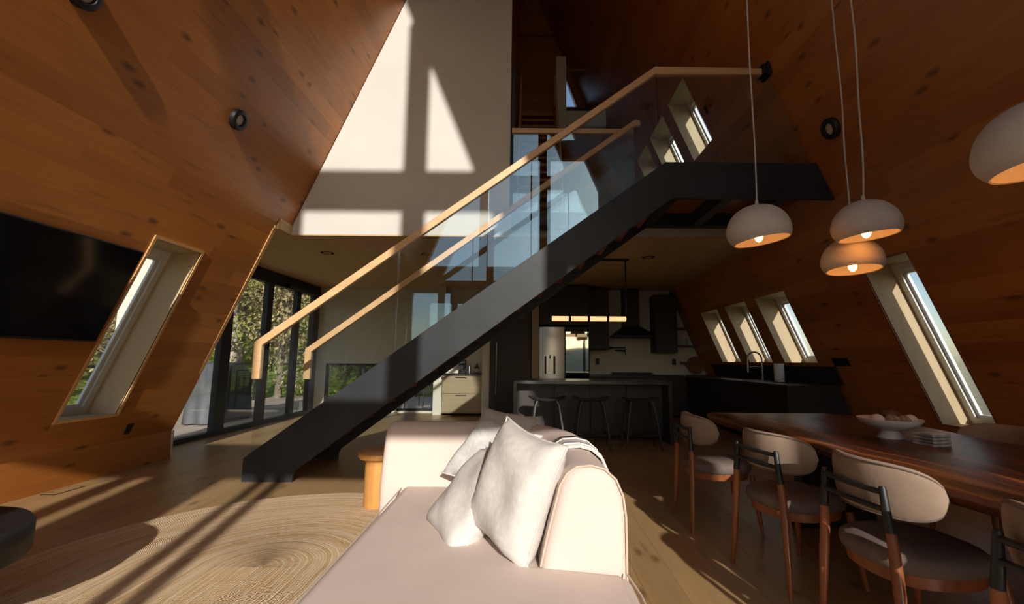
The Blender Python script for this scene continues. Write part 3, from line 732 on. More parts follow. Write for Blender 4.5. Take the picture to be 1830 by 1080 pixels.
# ------------------------------------------------------------------ dining table and what stands on it
tb = empty('dining_table', (2.3, 2.3, 0), 'long live edge walnut slab dining table with glossy top', 'table')
rnd = random.Random(3); out = []
def lx(y): return 1.60+.05*math.sin(y*1.7+.5)+.03*math.sin(y*4.3)-(.10 if y < 3.6 else 0)*0
yy = [.35+i*(4.30-.35)/26 for i in range(27)]
left = [(1.62+.06*math.sin(y*1.9+2.2)+.025*math.sin(y*5.1)+max(0, (1.9-y))*.10+max(0, y-4.0)**2*1.2, y) for y in yy]
right = [(2.98+.06*math.sin(y*1.6+.3)+.02*math.sin(y*6.1)-max(0, y-3.9)**2*1.6, y) for y in yy]
ring_ = left+right[::-1]
cx_, cy_ = 2.3, 2.3
lay = []
for (z, ins) in ((.685, .035), (.70, .012), (.725, -.004), (.742, .004), (.75, .018)):
    lay.append([(x+(ins if i < 27 else -ins), y+(ins if y < 2 else -ins)*(1 if i in (0, 26, 27, 53) else 0), z) for i, (x, y) in enumerate(ring_)])
b = MB(); n = len(ring_); vs_ = [p for L_ in lay for p in L_]
fs = [(k*n+i, k*n+(i+1) % n, (k+1)*n+(i+1) % n, (k+1)*n+i) for k in range(4) for i in range(n)]
b.add(vs_, fs)
for k in (0, 4):
    b.add(lay[k], [(i, i+1, n-2-i, n-1-i) for i in range(26)])
rel(b, tb).build('tabletop', 'table', tb, True)
for y in (1.1, 3.55):
    b = MB(); b.prism([(2.0, .0), (2.62, .0), (2.52, .69), (2.10, .69)], 'y', y-.04, y+.04); rel(b, tb).build('leg', 'black', tb, bevel=.01)
# fruit bowl
FB = (2.30, 2.92)
o = MB(); o.lathe([(.001, .0), (.095, .0), (.098, .006), (.075, .035), (.062, .06), (.09, .07), (.15, .085), (.205, .112), (.235, .145), (.238, .158), (.228, .158), (.20, .125), (.14, .10), (.001, .092)], 56, cap=False)
bw = o.build('footed_bowl', 'ceramic', None, True); bw.scale = (.72, .72, .78); bw.location = (FB[0], FB[1], .75); tag(bw, 'white footed bowl of decorative balls on the dining table', 'bowl')
for (dx, dy, dz, r, mt, l) in ((-.135, -.04, .150, .052, 'ceramic', 'smooth pale ball at the left of the white bowl'), (-.045, -.09, .150, .056, 'moss', 'rough tan ball in the middle front of the white bowl'),
        (.015, .03, .168, .062, 'rattan', 'dark woven ball standing highest in the white bowl'), (.055, -.09, .145, .052, 'moss', 'rough brown ball front and right of the woven one'),
        (.145, -.05, .148, .052, 'ceramic', 'smooth pale ball at the right of the white bowl'), (.11, .08, .165, .055, 'rattan', 'dark brown ball at the back right of the white bowl')):
    q = MB(); r *= .74; q.ell((0, 0, 0), (r, r, r*.9), 24, 14); p = q.build('decorative_ball', mt, None, True); p.location = (FB[0]+dx*.72, FB[1]+dy*.72, .75+dz*.78); tag(p, l, 'ball', 'decorative balls in the white bowl')
for i, (dx, a) in enumerate(((0, .02), (.003, .0), (-.002, .03), (.002, -.01))):
    q = MB(); 
    q.box(-.06, .06, -.06, .06, 0, .015)
    p = q.build('coaster', 'marble', None, bevel=.003); p.location = (2.345+dx, 2.68, .7502+i*.0175); p.rotation_euler = (0, 0, .12+a)
    tag(p, ['veined marble coaster at the bottom of the stack', 'veined marble coaster second from the bottom of the stack', 'veined marble coaster second from the top of the stack', 'veined marble coaster on top of the stack'][i], 'coaster', 'stack of coasters beside the white bowl')
    if i: 
        for (sx, sy) in ((.045, .045), (-.045, .045), (.045, -.045), (-.045, -.045)):
            e = MB(); e.lathe([(.006, -.0025), (.006, 0)], 8, (sx, sy, 0)); e.build('pad', 'black', p)

# ------------------------------------------------------------------ dining chairs
def make_chair(label):
    t = empty('dining_chair', (0, 0, 0), label, 'chair', 'taupe dining chairs along the table')
    # seat cushion + apron: rounded outline, a little wider at the front
    K = 40; ol = []
    for i in range(K):
        a = 2*math.pi*i/K; c, s_ = math.cos(a), math.sin(a)
        r = (abs(c)**2.6+abs(s_)**2.6)**(-1/2.6); ol.append((r*c*.232+.005, r*s_*(.232+.010*c)))
    def lay(sc, z): return [(x*sc, y*sc, z) for x, y in ol]
    b = MB(); L_ = [lay(.93, .405), lay(.99, .415), lay(1.02, .44), lay(1.0, .462), lay(.93, .476), lay(.7, .484), lay(.35, .487)]
    b.add([p for l in L_ for p in l], [(k*K+i, k*K+(i+1) % K, (k+1)*K+(i+1) % K, (k+1)*K+i) for k in range(6) for i in range(K)]+[tuple(range(K-1, -1, -1)), tuple(6*K+i for i in range(K))])
    b.build('seat', 'suede_seat', t, True)
    b = MB(); L_ = [lay(.84, .355), lay(.90, .36), lay(.93, .405), lay(.80, .404)]
    b.add([p for l in L_ for p in l], [(k*K+i, k*K+(i+1) % K, (k+1)*K+(i+1) % K, (k+1)*K+i) for k in range(3) for i in range(K)]+[tuple(range(K-1, -1, -1)), tuple(3*K+i for i in range(K))])
    b.build('seat_rail', 'walnut', t, True)
    for s_ in (1, -1):
        b = MB(); b.tube([(-.255, s_*.225, 0), (-.245, s_*.212, .15), (-.235, s_*.196, .36), (-.230, s_*.183, .50), (-.232, s_*.176, .575)], [.0105, .016, .021, .020, .0175], 12); b.build('leg', 'walnut', t, True)
        b = MB(); b.tube([(-.2325, s_*.177, .565), (-.233, s_*.168, .63), (-.233, s_*.158, .728), (-.233, s_*.157, .735)], [.0185, .0165, .0135, .011], 12); b.build('metal_post', 'black', t, True)
        b = MB(); b.tube([(.235, s_*.225, 0), (.22, s_*.21, .15), (.20, s_*.19, .36), (.196, s_*.186, .40)], [.0105, .016, .021, .018], 12); b.build('leg', 'walnut', t, True)
    b = MB()
    for z in (.648, .712):
        b.tube([(-.235-.012*(1-(q/.165)**2), q, z) for q in (-.165, -.08, 0, .08, .165)], .011, 10)
    b.build('back_rail', 'black', t, True)
    # curved oval back pad wrapping forwards
    b = MB(); nu, nv = 34, 14; vs_ = []
    W_ = math.radians(68); RB = .245
    for i in range(nu+1):
        u = i/nu*2-1
        th = u*W_; hh = .110*max(0, 1-abs(u)**4.5)**.48+.0005; tk = .026*max(0, 1-abs(u)**6)**.5+.002
        cz = .700+.012*(1-u*u)
        for j in range(nv*2):
            a = 2*math.pi*j/(nv*2); ca, sa = math.cos(a), math.sin(a)
            pw = lambda q, e: math.copysign(abs(q)**e, q)
            dz = hh*pw(sa, .75); dr = tk*pw(ca, .75)
            lean = -.10*(dz)*1.0
            r = RB+.012+dr-lean*.6
            ex = 1.0+.13*abs(math.sin(th))*.4
            vs_.append((.050-r*math.cos(th)*1.0, r*ex*math.sin(th), cz+dz))
    m_ = nv*2
    b.add(vs_, [(i*m_+j, i*m_+(j+1) % m_, (i+1)*m_+(j+1) % m_, (i+1)*m_+j) for i in range(nu) for j in range(m_)]+[tuple(range(m_-1, -1, -1)), tuple(nu*m_+j for j in range(m_))])
    bp = b.build('backrest', 'suede', t, True)
    # seam following the outer rim of the pad
    b = MB(); pts = []
    for i in range(2*nu):
        if i <= nu: u = i/nu*2-1; sg = 1
        else: u = 1-(i-nu)/nu*2; sg = -1
        th = u*W_*.985; hh = .110*max(0, 1-abs(u)**4.5)**.48; cz = .700+.012*(1-u*u); dz = sg*hh*.93
        r = RB+.012+.019*max(0, 1-abs(u)**6)**.5+.06*dz; ex = 1+.13*abs(math.sin(th))*.4
        pts.append((.050-r*math.cos(th), r*ex*math.sin(th), cz+dz))
    b.tube(pts, .003, 6, closed=True); b.build('seam', 'suede_seat', bp, True)
    return t
ch = make_chair('taupe suede dining chair farthest down the table by the kitchen island')
ch.location = (1.45, 3.60, 0); ch.rotation_euler.z = math.radians(-2)
def rad(a): return math.radians(a)
dup(ch, (1.56, 2.76, 0), rad(13), 'taupe suede dining chair second from the island with its back catching sun')
dup(ch, (1.63, 2.03, 0), rad(4), 'taupe suede dining chair third from the island with a broad sunlit back')
dup(ch, (1.635, 1.26, 0), rad(5), 'taupe suede dining chair nearest the camera cut by the frame edge')
dup(ch, (2.96, 2.98, 0), rad(182), 'taupe suede dining chair across the table below the tall narrow window')

# ------------------------------------------------------------------ kitchen island and stools
isl = empty('kitchen_island', (.96, 7.2, 0), 'dark waterfall kitchen island in front of the refrigerator', 'kitchen island')
b = MB(); b.box(-.22, 2.15, 6.80, 7.70, .875, .92); b.box(-.22, -.165, 6.80, 7.70, 0, .875); b.box(2.095, 2.15, 6.80, 7.70, 0, .875); rel(b, isl).build('waterfall_top', 'stone', isl, bevel=.003)
b = MB(); b.box(-.165, 2.095, 7.12, 7.66, .08, .875); rel(b, isl).build('body', 'cabinet', isl)
for i in range(4):
    x = -.15+i*.56; b = MB(); b.box(x, x+.55, 7.10, 7.12, .10, .865); rel(b, isl).build('front_panel', 'cab_island' if 'cab_island' in M else 'cabinet', isl, bevel=.003)
def make_stool(label):
    t = empty('bar_stool', (0, 0, 0), label, 'stool', 'black saddle stools at the island')
    nx, ny = 18, 10; top = []; bot = []
    for i in range(nx+1):
        for j in range(ny+1):
            u = i/nx*2-1; v = j/ny*2-1
            x = u*.27*(1-.10*v*v); y = v*.17*(1-.35*abs(u)**3); z = .685+.035*abs(u)**2.2-.005*v*v
            top.append((x, y, z)); bot.append((x*.97, y*.95, z-.035+.018*max(abs(u), abs(v))**4))
    b = MB(); m = len(top); w_ = ny+1; fs = []
    for i in range(nx):
        for j in range(ny):
            q = (i*w_+j, (i+1)*w_+j, (i+1)*w_+j+1, i*w_+j+1); fs += [q, tuple(k+m for k in q[::-1])]
    for i in range(nx): fs += [(i*w_, i*w_+m, (i+1)*w_+m, (i+1)*w_), (i*w_+ny, (i+1)*w_+ny, (i+1)*w_+ny+m, i*w_+ny+m)]
    for j in range(ny): fs += [(j, j+1, j+1+m, j+m), (nx*w_+j, nx*w_+j+m, nx*w_+j+1+m, nx*w_+j+1)]
    b.add(top+bot, fs); b.build('seat', 'stoolwood', t, True)
    for sx in (-1, 1):
        for sy in (-1, 1):
            b = MB(); b.tube([(sx*.245, sy*.19, 0), (sx*.21, sy*.16, .30), (sx*.165, sy*.12, .60), (sx*.13, sy*.09, .672)], [.013, .017, .020, .024], 10); b.build('leg', 'stoolwood', t, True)
    b = MB(); c = [(-.222, -.172), (.222, -.172), (.222, .172), (-.222, .172)]
    for i in range(4): p, q = c[i], c[(i+1) % 4]; b.tube([(*p, .20), (*q, .20)], .009, 8)
    b.build('footrest', 'black', t, True)
    return t
st = make_stool('black saddle bar stool at the island end nearest the pantry'); st.location = (.27, 6.52, 0)
dup(st, (.90, 6.52, 0), 0, 'black saddle bar stool in the middle of the island')
dup(st, (1.60, 6.52, 0), 0, 'black saddle bar stool at the island end nearest the dining chairs')

# linear lamp over the island
ll = empty('linear_pendant', (.98, 7.30, 0), 'black linear pendant with four glowing tubes over the island', 'lamp')
b = MB(); b.box(.80, 1.66, 7.26, 7.34, CEIL-.045, CEIL-.001); rel(b, ll).build('ceiling_canopy', 'black', ll, bevel=.004)
for x in (.42, 1.60):
    b = MB(); b.tube([(x, 7.30, 1.92), (x, 7.30, CEIL-.002)], .012, 10)
    if x > 1: rel(b, ll).build('rod', 'black', ll, True)
b = MB(); b.tube([(.35, 7.30, 1.905), (1.62, 7.30, 1.905)], .016, 10)
for i in range(5): x = .36+i*.312; b.tube([(x-.019, 7.30, 1.905), (x+.019, 7.30, 1.905)], .043, 20)
rel(b, ll).build('spine', 'black', ll, True)
for i in range(4):
    x = .38+i*.312; b = MB(); b.tube([(x, 7.30, 1.905), (x+.272, 7.30, 1.905)], .040, 20); rel(b, ll).build('glass_tube', 'tube', ll, True)

# ------------------------------------------------------------------ refrigerator and back run
fr = empty('refrigerator', (.79, 9.8, 0), 'stainless french door refrigerator with mirror door and water dispenser', 'refrigerator')
F0, F1, FY, FZ = .235, 1.33, 9.74, 1.95
b = MB(); b.box(F0, F1, FY+.06, YB, .02, FZ-.01); rel(b, fr).build('body', 'steel', fr)
def curved_door(xa, xb_, z0, z1, bulge=.02, n=14, cut=None):
    b = MB(); pts = [(xa, FY+.055)]+[(xa+(xb_-xa)*i/n, FY+.02-bulge*math.sin(math.pi*i/n)) for i in range(n+1)]+[(xb_, FY+.055)]
    b.prism(pts, 'z', z0, z1); return b
mid = .79
b = curved_door(F0, mid-.004, .78, FZ); rel(b, fr).build('door', 'stainless', fr, True, bevel=.004)
b = MB(); b.box(mid+.004, F1, FY+.015, FY+.055, .78, FZ); dR = rel(b, fr).build('door', 'steel', fr, bevel=.004)
b = MB(); b.box(mid+.02, F1-.03, FY+.008, FY+.0155, .82, FZ-.10); rel(b, fr).build('mirror_panel', 'mirror', fr)
for z0, z1 in ((.05, .40), (.41, .77)):
    b = curved_door(F0, F1, z0, z1); rel(b, fr).build('freezer_drawer', 'stainless', fr, True, bevel=.004)
b = MB(); b.box(.33, .60, FY-.006, FY+.002, .93, 1.34); rel(b, fr).build('dispenser_frame', 'stainless', fr, bevel=.004)
b = MB(); b.box(.345, .39, FY-.010, FY-.005, .94, 1.32); b.box(.54, .585, FY-.010, FY-.005, .94, 1.32); rel(b, fr).build('dispenser_panel', 'black', fr)
b = MB(); b.prism([(.43, .98), (.50, .98), (.485, 1.26), (.445, 1.26)], 'y', FY-.03, FY-.01); b.tube([(.465, FY-.02, 1.26), (.465, FY-.02, 1.33)], .016, 10); rel(b, fr).build('dispenser_paddle', 'chrome', fr)
pn = empty('pantry_cabinet', (-.38, 9.9, 0), 'tall near black pantry cabinet left of the refrigerator', 'cabinet')
b = MB(); b.box(-.84, .07, 9.80, YB, 0, CEIL-.02); rel(b, pn).build('body', 'cabinet', pn)
for a, c in ((-.835, -.66), (-.65, .06)):
    b = MB(); b.box(a, c, 9.775, 9.80, .08, 2.2); q = rel(b, pn).build('door', 'cabinet', pn, bevel=.003)
b = MB(); b.tube([(-.69, 9.75, .5), (-.69, 9.75, 1.6)], .010, 8); rel(b, pn).build('handle', 'chrome', pn, True)
b = MB(); b.box(.075, .225, 9.74, YB, 0, CEIL-.005); tag(b.build('end_panel', 'cab_light'), 'pale oak upright panel between pantry and refrigerator', 'panel')
b = MB(); b.box(-1.02, -.845, 9.95, YB, 0, CEIL); struct(b.build('wall_pier', 'plaster2'))
b = MB(); b.box(-2.14, -1.92, 10.25, YB, 0, CEIL); struct(b.build('wall_pier_left', 'plaster2'))
cb = empty('coffee_cabinet', (-1.47, 10.2, 0), 'tan oak drawer cabinet with a coffee counter left of the pantry', 'cabinet')
b = MB(); b.box(-1.90, -1.03, 10.05, YB, .06, .88); rel(b, cb).build('body', 'cab_light', cb)
for z0, z1 in ((.08, .47), (.49, .86)):
    b = MB(); b.box(-1.895, -1.035, 10.03, 10.05, z0, z1); q = rel(b, cb).build('drawer', 'cab_light', cb, bevel=.002)
    b = MB(); b.box(-1.60, -1.36, 10.005, 10.03, z1-.03, z1-.018); rel(b, cb).build('handle', 'black', cb)
b = MB(); b.box(-1.91, -1.025, 10.02, YB, .88, .92); rel(b, cb).build('countertop', 'stone', cb, bevel=.002)
cm = empty('coffee_maker', (-1.50, 10.3, .92), 'small black coffee maker on the coffee counter', 'coffee maker')
b = MB(); b.box(-.08, .08, -.09, .09, 0, .03); b.box(-.08, .08, .03, .09, .03, .27); b.box(-.08, .08, -.09, .09, .22, .30); b.build('body', 'black', cm, bevel=.01)
b = MB(); b.lathe([(.05, .035), (.062, .08), (.055, .16), (.035, .19)], 20, (0, -.03, 0)); b.build('carafe', 'glassware', cm, True)
def bottle(name, x, y, z, r, h, mat, label, cat='bottle', lab=False):
    b = MB(); b.lathe([(r, 0), (r, h*.6), (r*.4, h*.78), (r*.38, h), (.001, h)], 20); o = b.build(name, mat, None, True); o.location = (x, y, z); tag(o, label, cat)
    if lab: b = MB(); b.lathe([(r+.001, h*.12), (r+.001, h*.5)], 20, cap=False); b.build('label_band', 'label', o, True)
    return o
bottle('syrup_bottle', -1.34, 10.3, .92, .035, .26, 'stainless', 'slim silver bottle beside the coffee maker')
bottle('coffee_jar', -1.17, 10.3, .92, .055, .22, 'amber', 'dark jar with a paper band beside the pale pier', 'jar', True)
# back counter
bc = empty('back_counter', (2.6, 10.2, 0), 'near black base cabinets with stone worktop under the range hood', 'cabinet')
b = MB(); b.box(1.36, 4.14, 10.02, YB-.002, .06, .88); rel(b, bc).build('body', 'cabinet', bc)
for i in range(5):
    x = 1.37+i*.43; b = MB(); b.box(x, x+.42, 10.0, 10.02, .08, .865); rel(b, bc).build('door', 'cabinet', bc, bevel=.002)
b = MB(); b.box(1.35, 4.14, 9.98, YB, .88, .92); rel(b, bc).build('countertop', 'stone', bc, bevel=.002)
ck = empty('cooktop', (2.35, 10.25, .92), 'low black gas cooktop under the range hood', 'cooktop')
b = MB(); b.box(-.46, .46, -.22, .22, .0, .012); b.build('plate', 'black', ck, bevel=.004)
b = MB()
for x in (-.3, 0, .3):
    for s in (-1, 1): b.box(x-.13, x+.13, s*.1-.006, s*.1+.006, .012, .05)
    b.box(x-.006, x+.006, -.19, .19, .035, .05); b.box(x-.13, x-.12, -.19, .19, .035, .05); b.box(x+.12, x+.13, -.19, .19, .035, .05)
b.build('grate', 'black', ck)
hd = empty('range_hood', (2.42, 10.3, 1.7), 'black chimney range hood on the grey back wall', 'range hood')
b = MB(); b.box(2.20, 2.56, 10.30, YB, 2.02, CEIL-.01); rel(b, hd).build('chimney', 'cabinet', hd)
b = MB(); q0 = [(1.92, 10.02), (2.86, 10.02), (2.86, YB), (1.92, YB)]; q1 = [(2.20, 10.30), (2.56, 10.30), (2.56, YB), (2.20, YB)]
b.add([(*p, 1.80) for p in q0]+[(*p, 2.02) for p in q1]+[(*p, 1.765) for p in q0], [(0,1,5,4),(1,2,6,5),(2,3,7,6),(3,0,4,7),(4,5,6,7),(8,9,1,0),(9,10,2,1),(10,11,3,2),(11,8,0,3),(11,10,9,8)]); rel(b, hd).build('canopy', 'black', hd)
def wallcab(x0_, x1_, z0, z1, y0_, label, doors=1):
    t = empty('wall_cabinet', ((x0_+x1_)/2, y0_, z0), label, 'cabinet'); b = MB(); b.box(x0_, x1_, y0_, YB, z0, z1); rel(b, t).build('body', 'cabinet', t)
    w_ = (x1_-x0_)/doors
    for i in range(doors): b = MB(); b.box(x0_+i*w_+.003, x0_+(i+1)*w_-.003, y0_-.02, y0_, z0+.003, z1-.003); rel(b, t).build('door', 'cabinet', t, bevel=.002)
wallcab(F0, 1.33, 2.0, 2.88, 9.80, 'dark cabinet above the refrigerator', 2)
wallcab(1.345, 1.80, 1.47, 2.84, 10.0, 'tall dark wall cabinet between refrigerator and range hood')
wallcab(2.88, 3.38, 1.42, 2.74, 10.18, 'dark wall cabinet between range hood and open shelves')
for z, l in ((2.0, 'upper open dark shelf with a lit edge'), (1.60, 'lower open dark shelf holding two drinking glasses')):
    b = MB(); b.box(3.385, wx(z)-.02, 10.32, YB, z-.035, z); o = b.build('wall_shelf', 'cabinet'); tag(o, l, 'shelf')
    b = MB(); b.box(3.43, wx(z)-.06, 10.315, 10.32, z-.024, z-.012); b.build('light_strip', 'tube2' if 'tube2' in M else 'tread', o)
for x, l in ((3.55, 'left'), (3.68, 'right')):
    b = MB(); b.lathe([(.030, 0), (.036, .16), (.033, .16), (.027, .008), (.001, .008)], 20, cap=False); o = b.build('drinking_glass', 'glassware', None, True); o.location = (x, 10.44, 1.6002)
    tag(o, 'clear drinking glass standing '+l+' of its pair on the lower shelf', 'glass', 'drinking glasses on the shelf')
b = MB(); b.ell((0, 0, 0), (.13, .10, .14), 20, 12); o = b.build('wall_speaker', 'black', None, True); o.location = (3.44, 10.45, 2.76); tag(o, 'round black speaker under the ceiling above the open shelves', 'speaker')
pf = MB(); pf.tube([(1.93, 10.59, 1.53), (1.93, 10.50, 1.53), (2.25, 10.44, 1.53), (2.25, 10.44, 1.47), (2.0, 10.38, 1.47), (2.22, 10.30, 1.44), (2.22, 10.30, 1.36)], .014, 8)
o = pf.build('pot_filler', 'black', None, True); tag(o, 'black folding pot filler tap on the wall over the cooktop', 'tap')
b = MB(); b.tube([(1.93, 10.57, 1.53), (1.93, 10.60, 1.53)], .035, 16); b.build('wall_flange', 'black', o, True)
for x, l in ((1.62, 'black outlet on the grey wall beside the refrigerator'), (3.42, 'black outlet on the grey wall below the open shelves')):
    b = MB(); b.box(x-.045, x+.045, 10.592, 10.60, 1.14, 1.28); o = b.build('wall_outlet', 'black', None, bevel=.002); tag(o, l, 'outlet')
    b = MB(); b.box(x-.02, x+.02, 10.589, 10.592, 1.17, 1.20); b.box(x-.02, x+.02, 10.589, 10.592, 1.22, 1.25); b.build('socket', 'steel', o)
b = MB(); b.lathe([(.001, 0), (.20, 0), (.205, .01), (.20, .022), (.001, .022)], 40, cap=False); b.box(-.36, -.17, -.03, .03, .001, .021)
o = b.build('serving_board', 'board', None, True, bevel=.003); o.rotation_euler = (rad(80), rad(8), 0); o.location = (3.88, 10.50, 1.14); tag(o, 'round acacia serving board with handle leaning on the back wall', 'board')

# right counter run with sink
rc = empty('sink_counter', (3.8, 8.1, 0), 'dark counter run with sink under the three slanted windows', 'cabinet')
b = MB(); b.prism([(3.50, .06), (4.42, .06), (4.12, .88), (3.50, .88)], 'y', 6.12, 9.97); rel(b, rc).build('body', 'cabinet', rc)
b = MB(); b.prism([(3.46, .0), (4.52, .0), (4.15, .88), (3.46, .88)], 'y', 6.07, 6.12); rel(b, rc).build('end_panel', 'stone', rc)
for i in range(6):
    y = 6.14+i*.635; b = MB(); b.box(3.48, 3.50, y, y+.625, .08, .865); rel(b, rc).build('door', 'cabinet', rc, bevel=.002)
b = MB(); b.prism([(3.45, .88), (4.155, .88), (4.14, .92), (3.45, .92)], 'y', 6.05, 9.98); rel(b, rc).build('countertop', 'stone', rc, bevel=.002)
b = MB(); b.prism([(wx(.93)-.03, .93), (wx(.93)-.005, .93), (wx(1.17)-.005, 1.17), (wx(1.17)-.03, 1.17)], 'y', 5.95, 9.97); rel(b, rc).build('backsplash', 'stone', rc)
b = MB(); b.box(3.58, 3.98, 7.25, 7.95, .921, .924); rel(b, rc).build('sink_basin', 'chrome', rc)
fc = empty('kitchen_faucet', (3.93, 7.60, .92), 'tall arched kitchen faucet with spring spout at the sink', 'faucet')
b = MB(); pts = [(0, 0, 0), (0, 0, .35)]+[(-.12+.12*math.cos(t), 0, .35+.12*math.sin(t)) for t in [math.pi*i/12 for i in range(13)]]+[(-.24, 0, .24)]
b.tube(pts, .014, 10); b.build('spout', 'chrome', fc, True)
b = MB(); b.tube([(-.24, 0, .26), (-.24, 0, .13)], .021, 12); b.tube([(0, 0, .22), (-.22, 0, .22)], .008, 8); b.build('spray_head', 'chrome', fc, True)
b = MB(); b.tube([(0, 0, 0), (0, 0, .06)], .026, 14); b.tube([(0, -.02, .05), (0, -.09, .09)], .008, 8); b.build('base', 'chrome', fc, True)
pt = empty('paper_towel_holder', (3.80, 6.86, .92), 'white paper towel roll on a black wire holder by the sink', 'paper towels')
b = MB(); b.lathe([(.001, .012), (.068, .012), (.070, .02), (.070, .275), (.066, .28), (.001, .28)], 32, cap=False); b.build('paper_roll', 'paper', pt, True)
b = MB(); b.lathe([(.001, 0), (.085, 0), (.085, .010), (.001, .010)], 32, cap=False); b.tube([(.082, 0, .01), (.082, 0, .09)], .003, 6); b.tube([(.082*math.cos(t), .082*math.sin(t), .04+.018*math.sin(3*t)) for t in [2*math.pi*i/40 for i in range(40)]], .0028, 6, closed=True); b.build('wire_holder', 'black', pt, True)
bottle('soap_bottle', 3.92, 7.12, .92, .030, .20, 'stainless', 'slim silver soap bottle between faucet and paper towels')

# ------------------------------------------------------------------ outside: deck, railing, grill, chairs, meadow, trees
b = MB(); b.box(-8.4, -5.15, 3.0, 15.5, -.14, -.03); b.box(-5.15, 1.0, YB+.2, 15.5, -.14, -.03); struct(b.build('deck', 'deck'), 'grey timber deck outside the sliding doors', 'deck')
b = MB(); b.box(-5.2, 5.2, -6.2, YF-.2, -.14, -.03); struct(b.build('deck_front', 'deck'))
def railing(P0, P1, label):
    t = empty('deck_railing', (P0[0], P0[1], -.03), label, 'railing', 'black cable railings round the deck'); P0, P1 = Vector(P0), Vector(P1); d = P1-P0; L = d.length; d.normalize(); n = max(1, round(L/1.6))
    def R_(b): b.v = [(p[0]-P0.x, p[1]-P0.y, p[2]+.03) for p in b.v]; return b
    for i in range(n+1):
        p = P0+d*(L*i/n); b = MB(); b.box(p.x-.025, p.x+.025, p.y-.025, p.y+.025, -.03, 1.02); R_(b).build('post', 'black', t)
    b = MB(); b.tube([(P0.x, P0.y, 1.04), (P1.x, P1.y, 1.04)], .025, 8); R_(b).build('top_rail', 'black', t)
    for k in range(8): b = MB(); z = .09+k*.115; b.tube([(P0.x, P0.y, z), (P1.x, P1.y, z)], .004, 6); R_(b).build('cable', 'chrome', t)
railing((-8.3, 3.2), (-8.3, 15.3), 'black cable railing along the side of the deck')
railing((-8.3, 15.3), (.8, 15.3), 'black cable railing along the back of the deck')
# covered grill
gl_ = empty('covered_grill', (-6.25, 9.25, -.03), 'barbecue grill under a dark grey fabric cover on the deck', 'grill')
K = 48; L_ = []
for (z, sx, sy, wv) in ((.02, .36, .66, .05), (.35, .34, .64, .035), (.70, .33, .63, .02), (.88, .36, .68, .015), (.93, .32, .62, .008), (1.10, .25, .45, .006), (1.17, .16, .36, 0)):
    l = []
    for i in range(K):
        a = 2*math.pi*i/K; c, s_ = math.cos(a), math.sin(a); r = (abs(c)**5+abs(s_)**5)**(-.2)*(1+wv*math.sin(9*a+z*2)); l.append((sx*c*r, sy*s_*r, z))
    L_.append(l)
b = MB(); b.add([p for l in L_ for p in l], [(k*K+i, k*K+(i+1) % K, (k+1)*K+(i+1) % K, (k+1)*K+i) for k in range(6) for i in range(K)]+[tuple(range(K-1, -1, -1)), tuple(6*K+i for i in range(K))])
b.build('cover', 'cover', gl_, True)
for (x, y) in ((-.28, -.55), (.28, -.55), (-.28, .55), (.28, .55)): b = MB(); b.lathe([(.02, 0), (.02, .05)], 10, (x, y, 0)); b.build('caster', 'black', gl_)
def woven_chair(label):
    t = empty('deck_chair', (0,0,0), label, 'chair', 'black woven chairs on the back deck')
    b = MB()
    for s in (-1, 1):
        b.tube([(s*.32, -.28, 0), (s*.32, -.28, .60), (s*.32, .25, .62), (s*.32, .34, .95)], .015, 8); b.tube([(s*.32, .25, 0), (s*.32, .25, .62)], .015, 8)
    b.tube([(-.32, .34, .95), (.32, .34, .95)], .015, 8); b.tube([(-.32, -.26, .38), (.32, -.26, .38)], .015, 8); b.tube([(-.32, .24, .36), (.32, .24, .36)], .015, 8)
    b.build('frame', 'black', t, True)
    b = MB()
    for i in range(11):
        x = -.30+i*.06; b.tube([(x, .25, .38), (x+.03*(-1)**i, .30, .66), (x, .34, .94)], .008, 6)
        b.tube([(x, -.26, .38), (x, .24, .37)], .008, 6)
    for i in range(8): z = .42+i*.065; b.tube([(-.31, .255+(z-.38)*.15, z), (.31, .255+(z-.38)*.15, z)], .007, 6)
    for i in range(7): y = -.24+i*.075; b.tube([(-.31, y, .378), (.31, y, .378)], .007, 6)
    for s in (-1, 1):
        for i in range(9): y = -.26+i*.06; b.tube([(s*.32, y, .38), (s*.32, y+.02, .61)], .006, 6)
    b.build('weave', 'rope', t, True)
    return t
wc = woven_chair('black woven deck chair seen low between stair and sofa'); wc.location = (-2.80, 11.9, -.03); wc.rotation_euler.z = rad(150)
dup(wc, (-4.15, 12.2, -.03), rad(200), 'black woven deck chair behind the foot of the stair glass')
# terrain
def tz(x, y):
    r = math.hypot(x, y); h = -.9
    if x < -9: h += min(9.0, (-9-x)*.20+max(0, -13-x)*.35)
    if y > 15.5: h += min(6.0, (y-15.5)*.3)
    if y < -6: h -= min(60, (-6-y)*.35)
    if x > 5: h -= min(60, (x-5)*.8)*max(0, min(1, (y+120)/80))
    if y < -250:
        k = min(1, (-250-y)/500); h += k*(60+18*math.sin(x*.0042+.6)+9*math.sin(x*.011+1)+4*math.sin(x*.027+y*.01))
    h += .12*math.sin(x*.7)*math.sin(y*.6) if r < 60 else 1.5*math.sin(x*.05)*math.sin(y*.043)
    return h
xs = [-1500, -1100, -800, -600, -450, -330, -240, -170, -120, -90, -70, -55, -45, -38, -32, -28, -25, -22, -20, -18, -16, -14, -12.5, -11, -9.8, -9, -8, -6, -3, 0, 3, 6, 10, 16, 25, 40, 60, 90, 140, 210, 320, 450, 600, 800, 1100, 1500]
ys = [-1600, -1300, -1050, -900, -800, -700, -620, -550, -480, -420, -360, -300, -250, -200, -150, -110, -80, -55, -38, -26, -18, -12, -8, -5, -2, 1, 4, 7, 10, 13, 15, 17, 20, 24, 30, 40, 60, 90, 140]
b = MB(); nx_, ny_ = len(xs), len(ys)
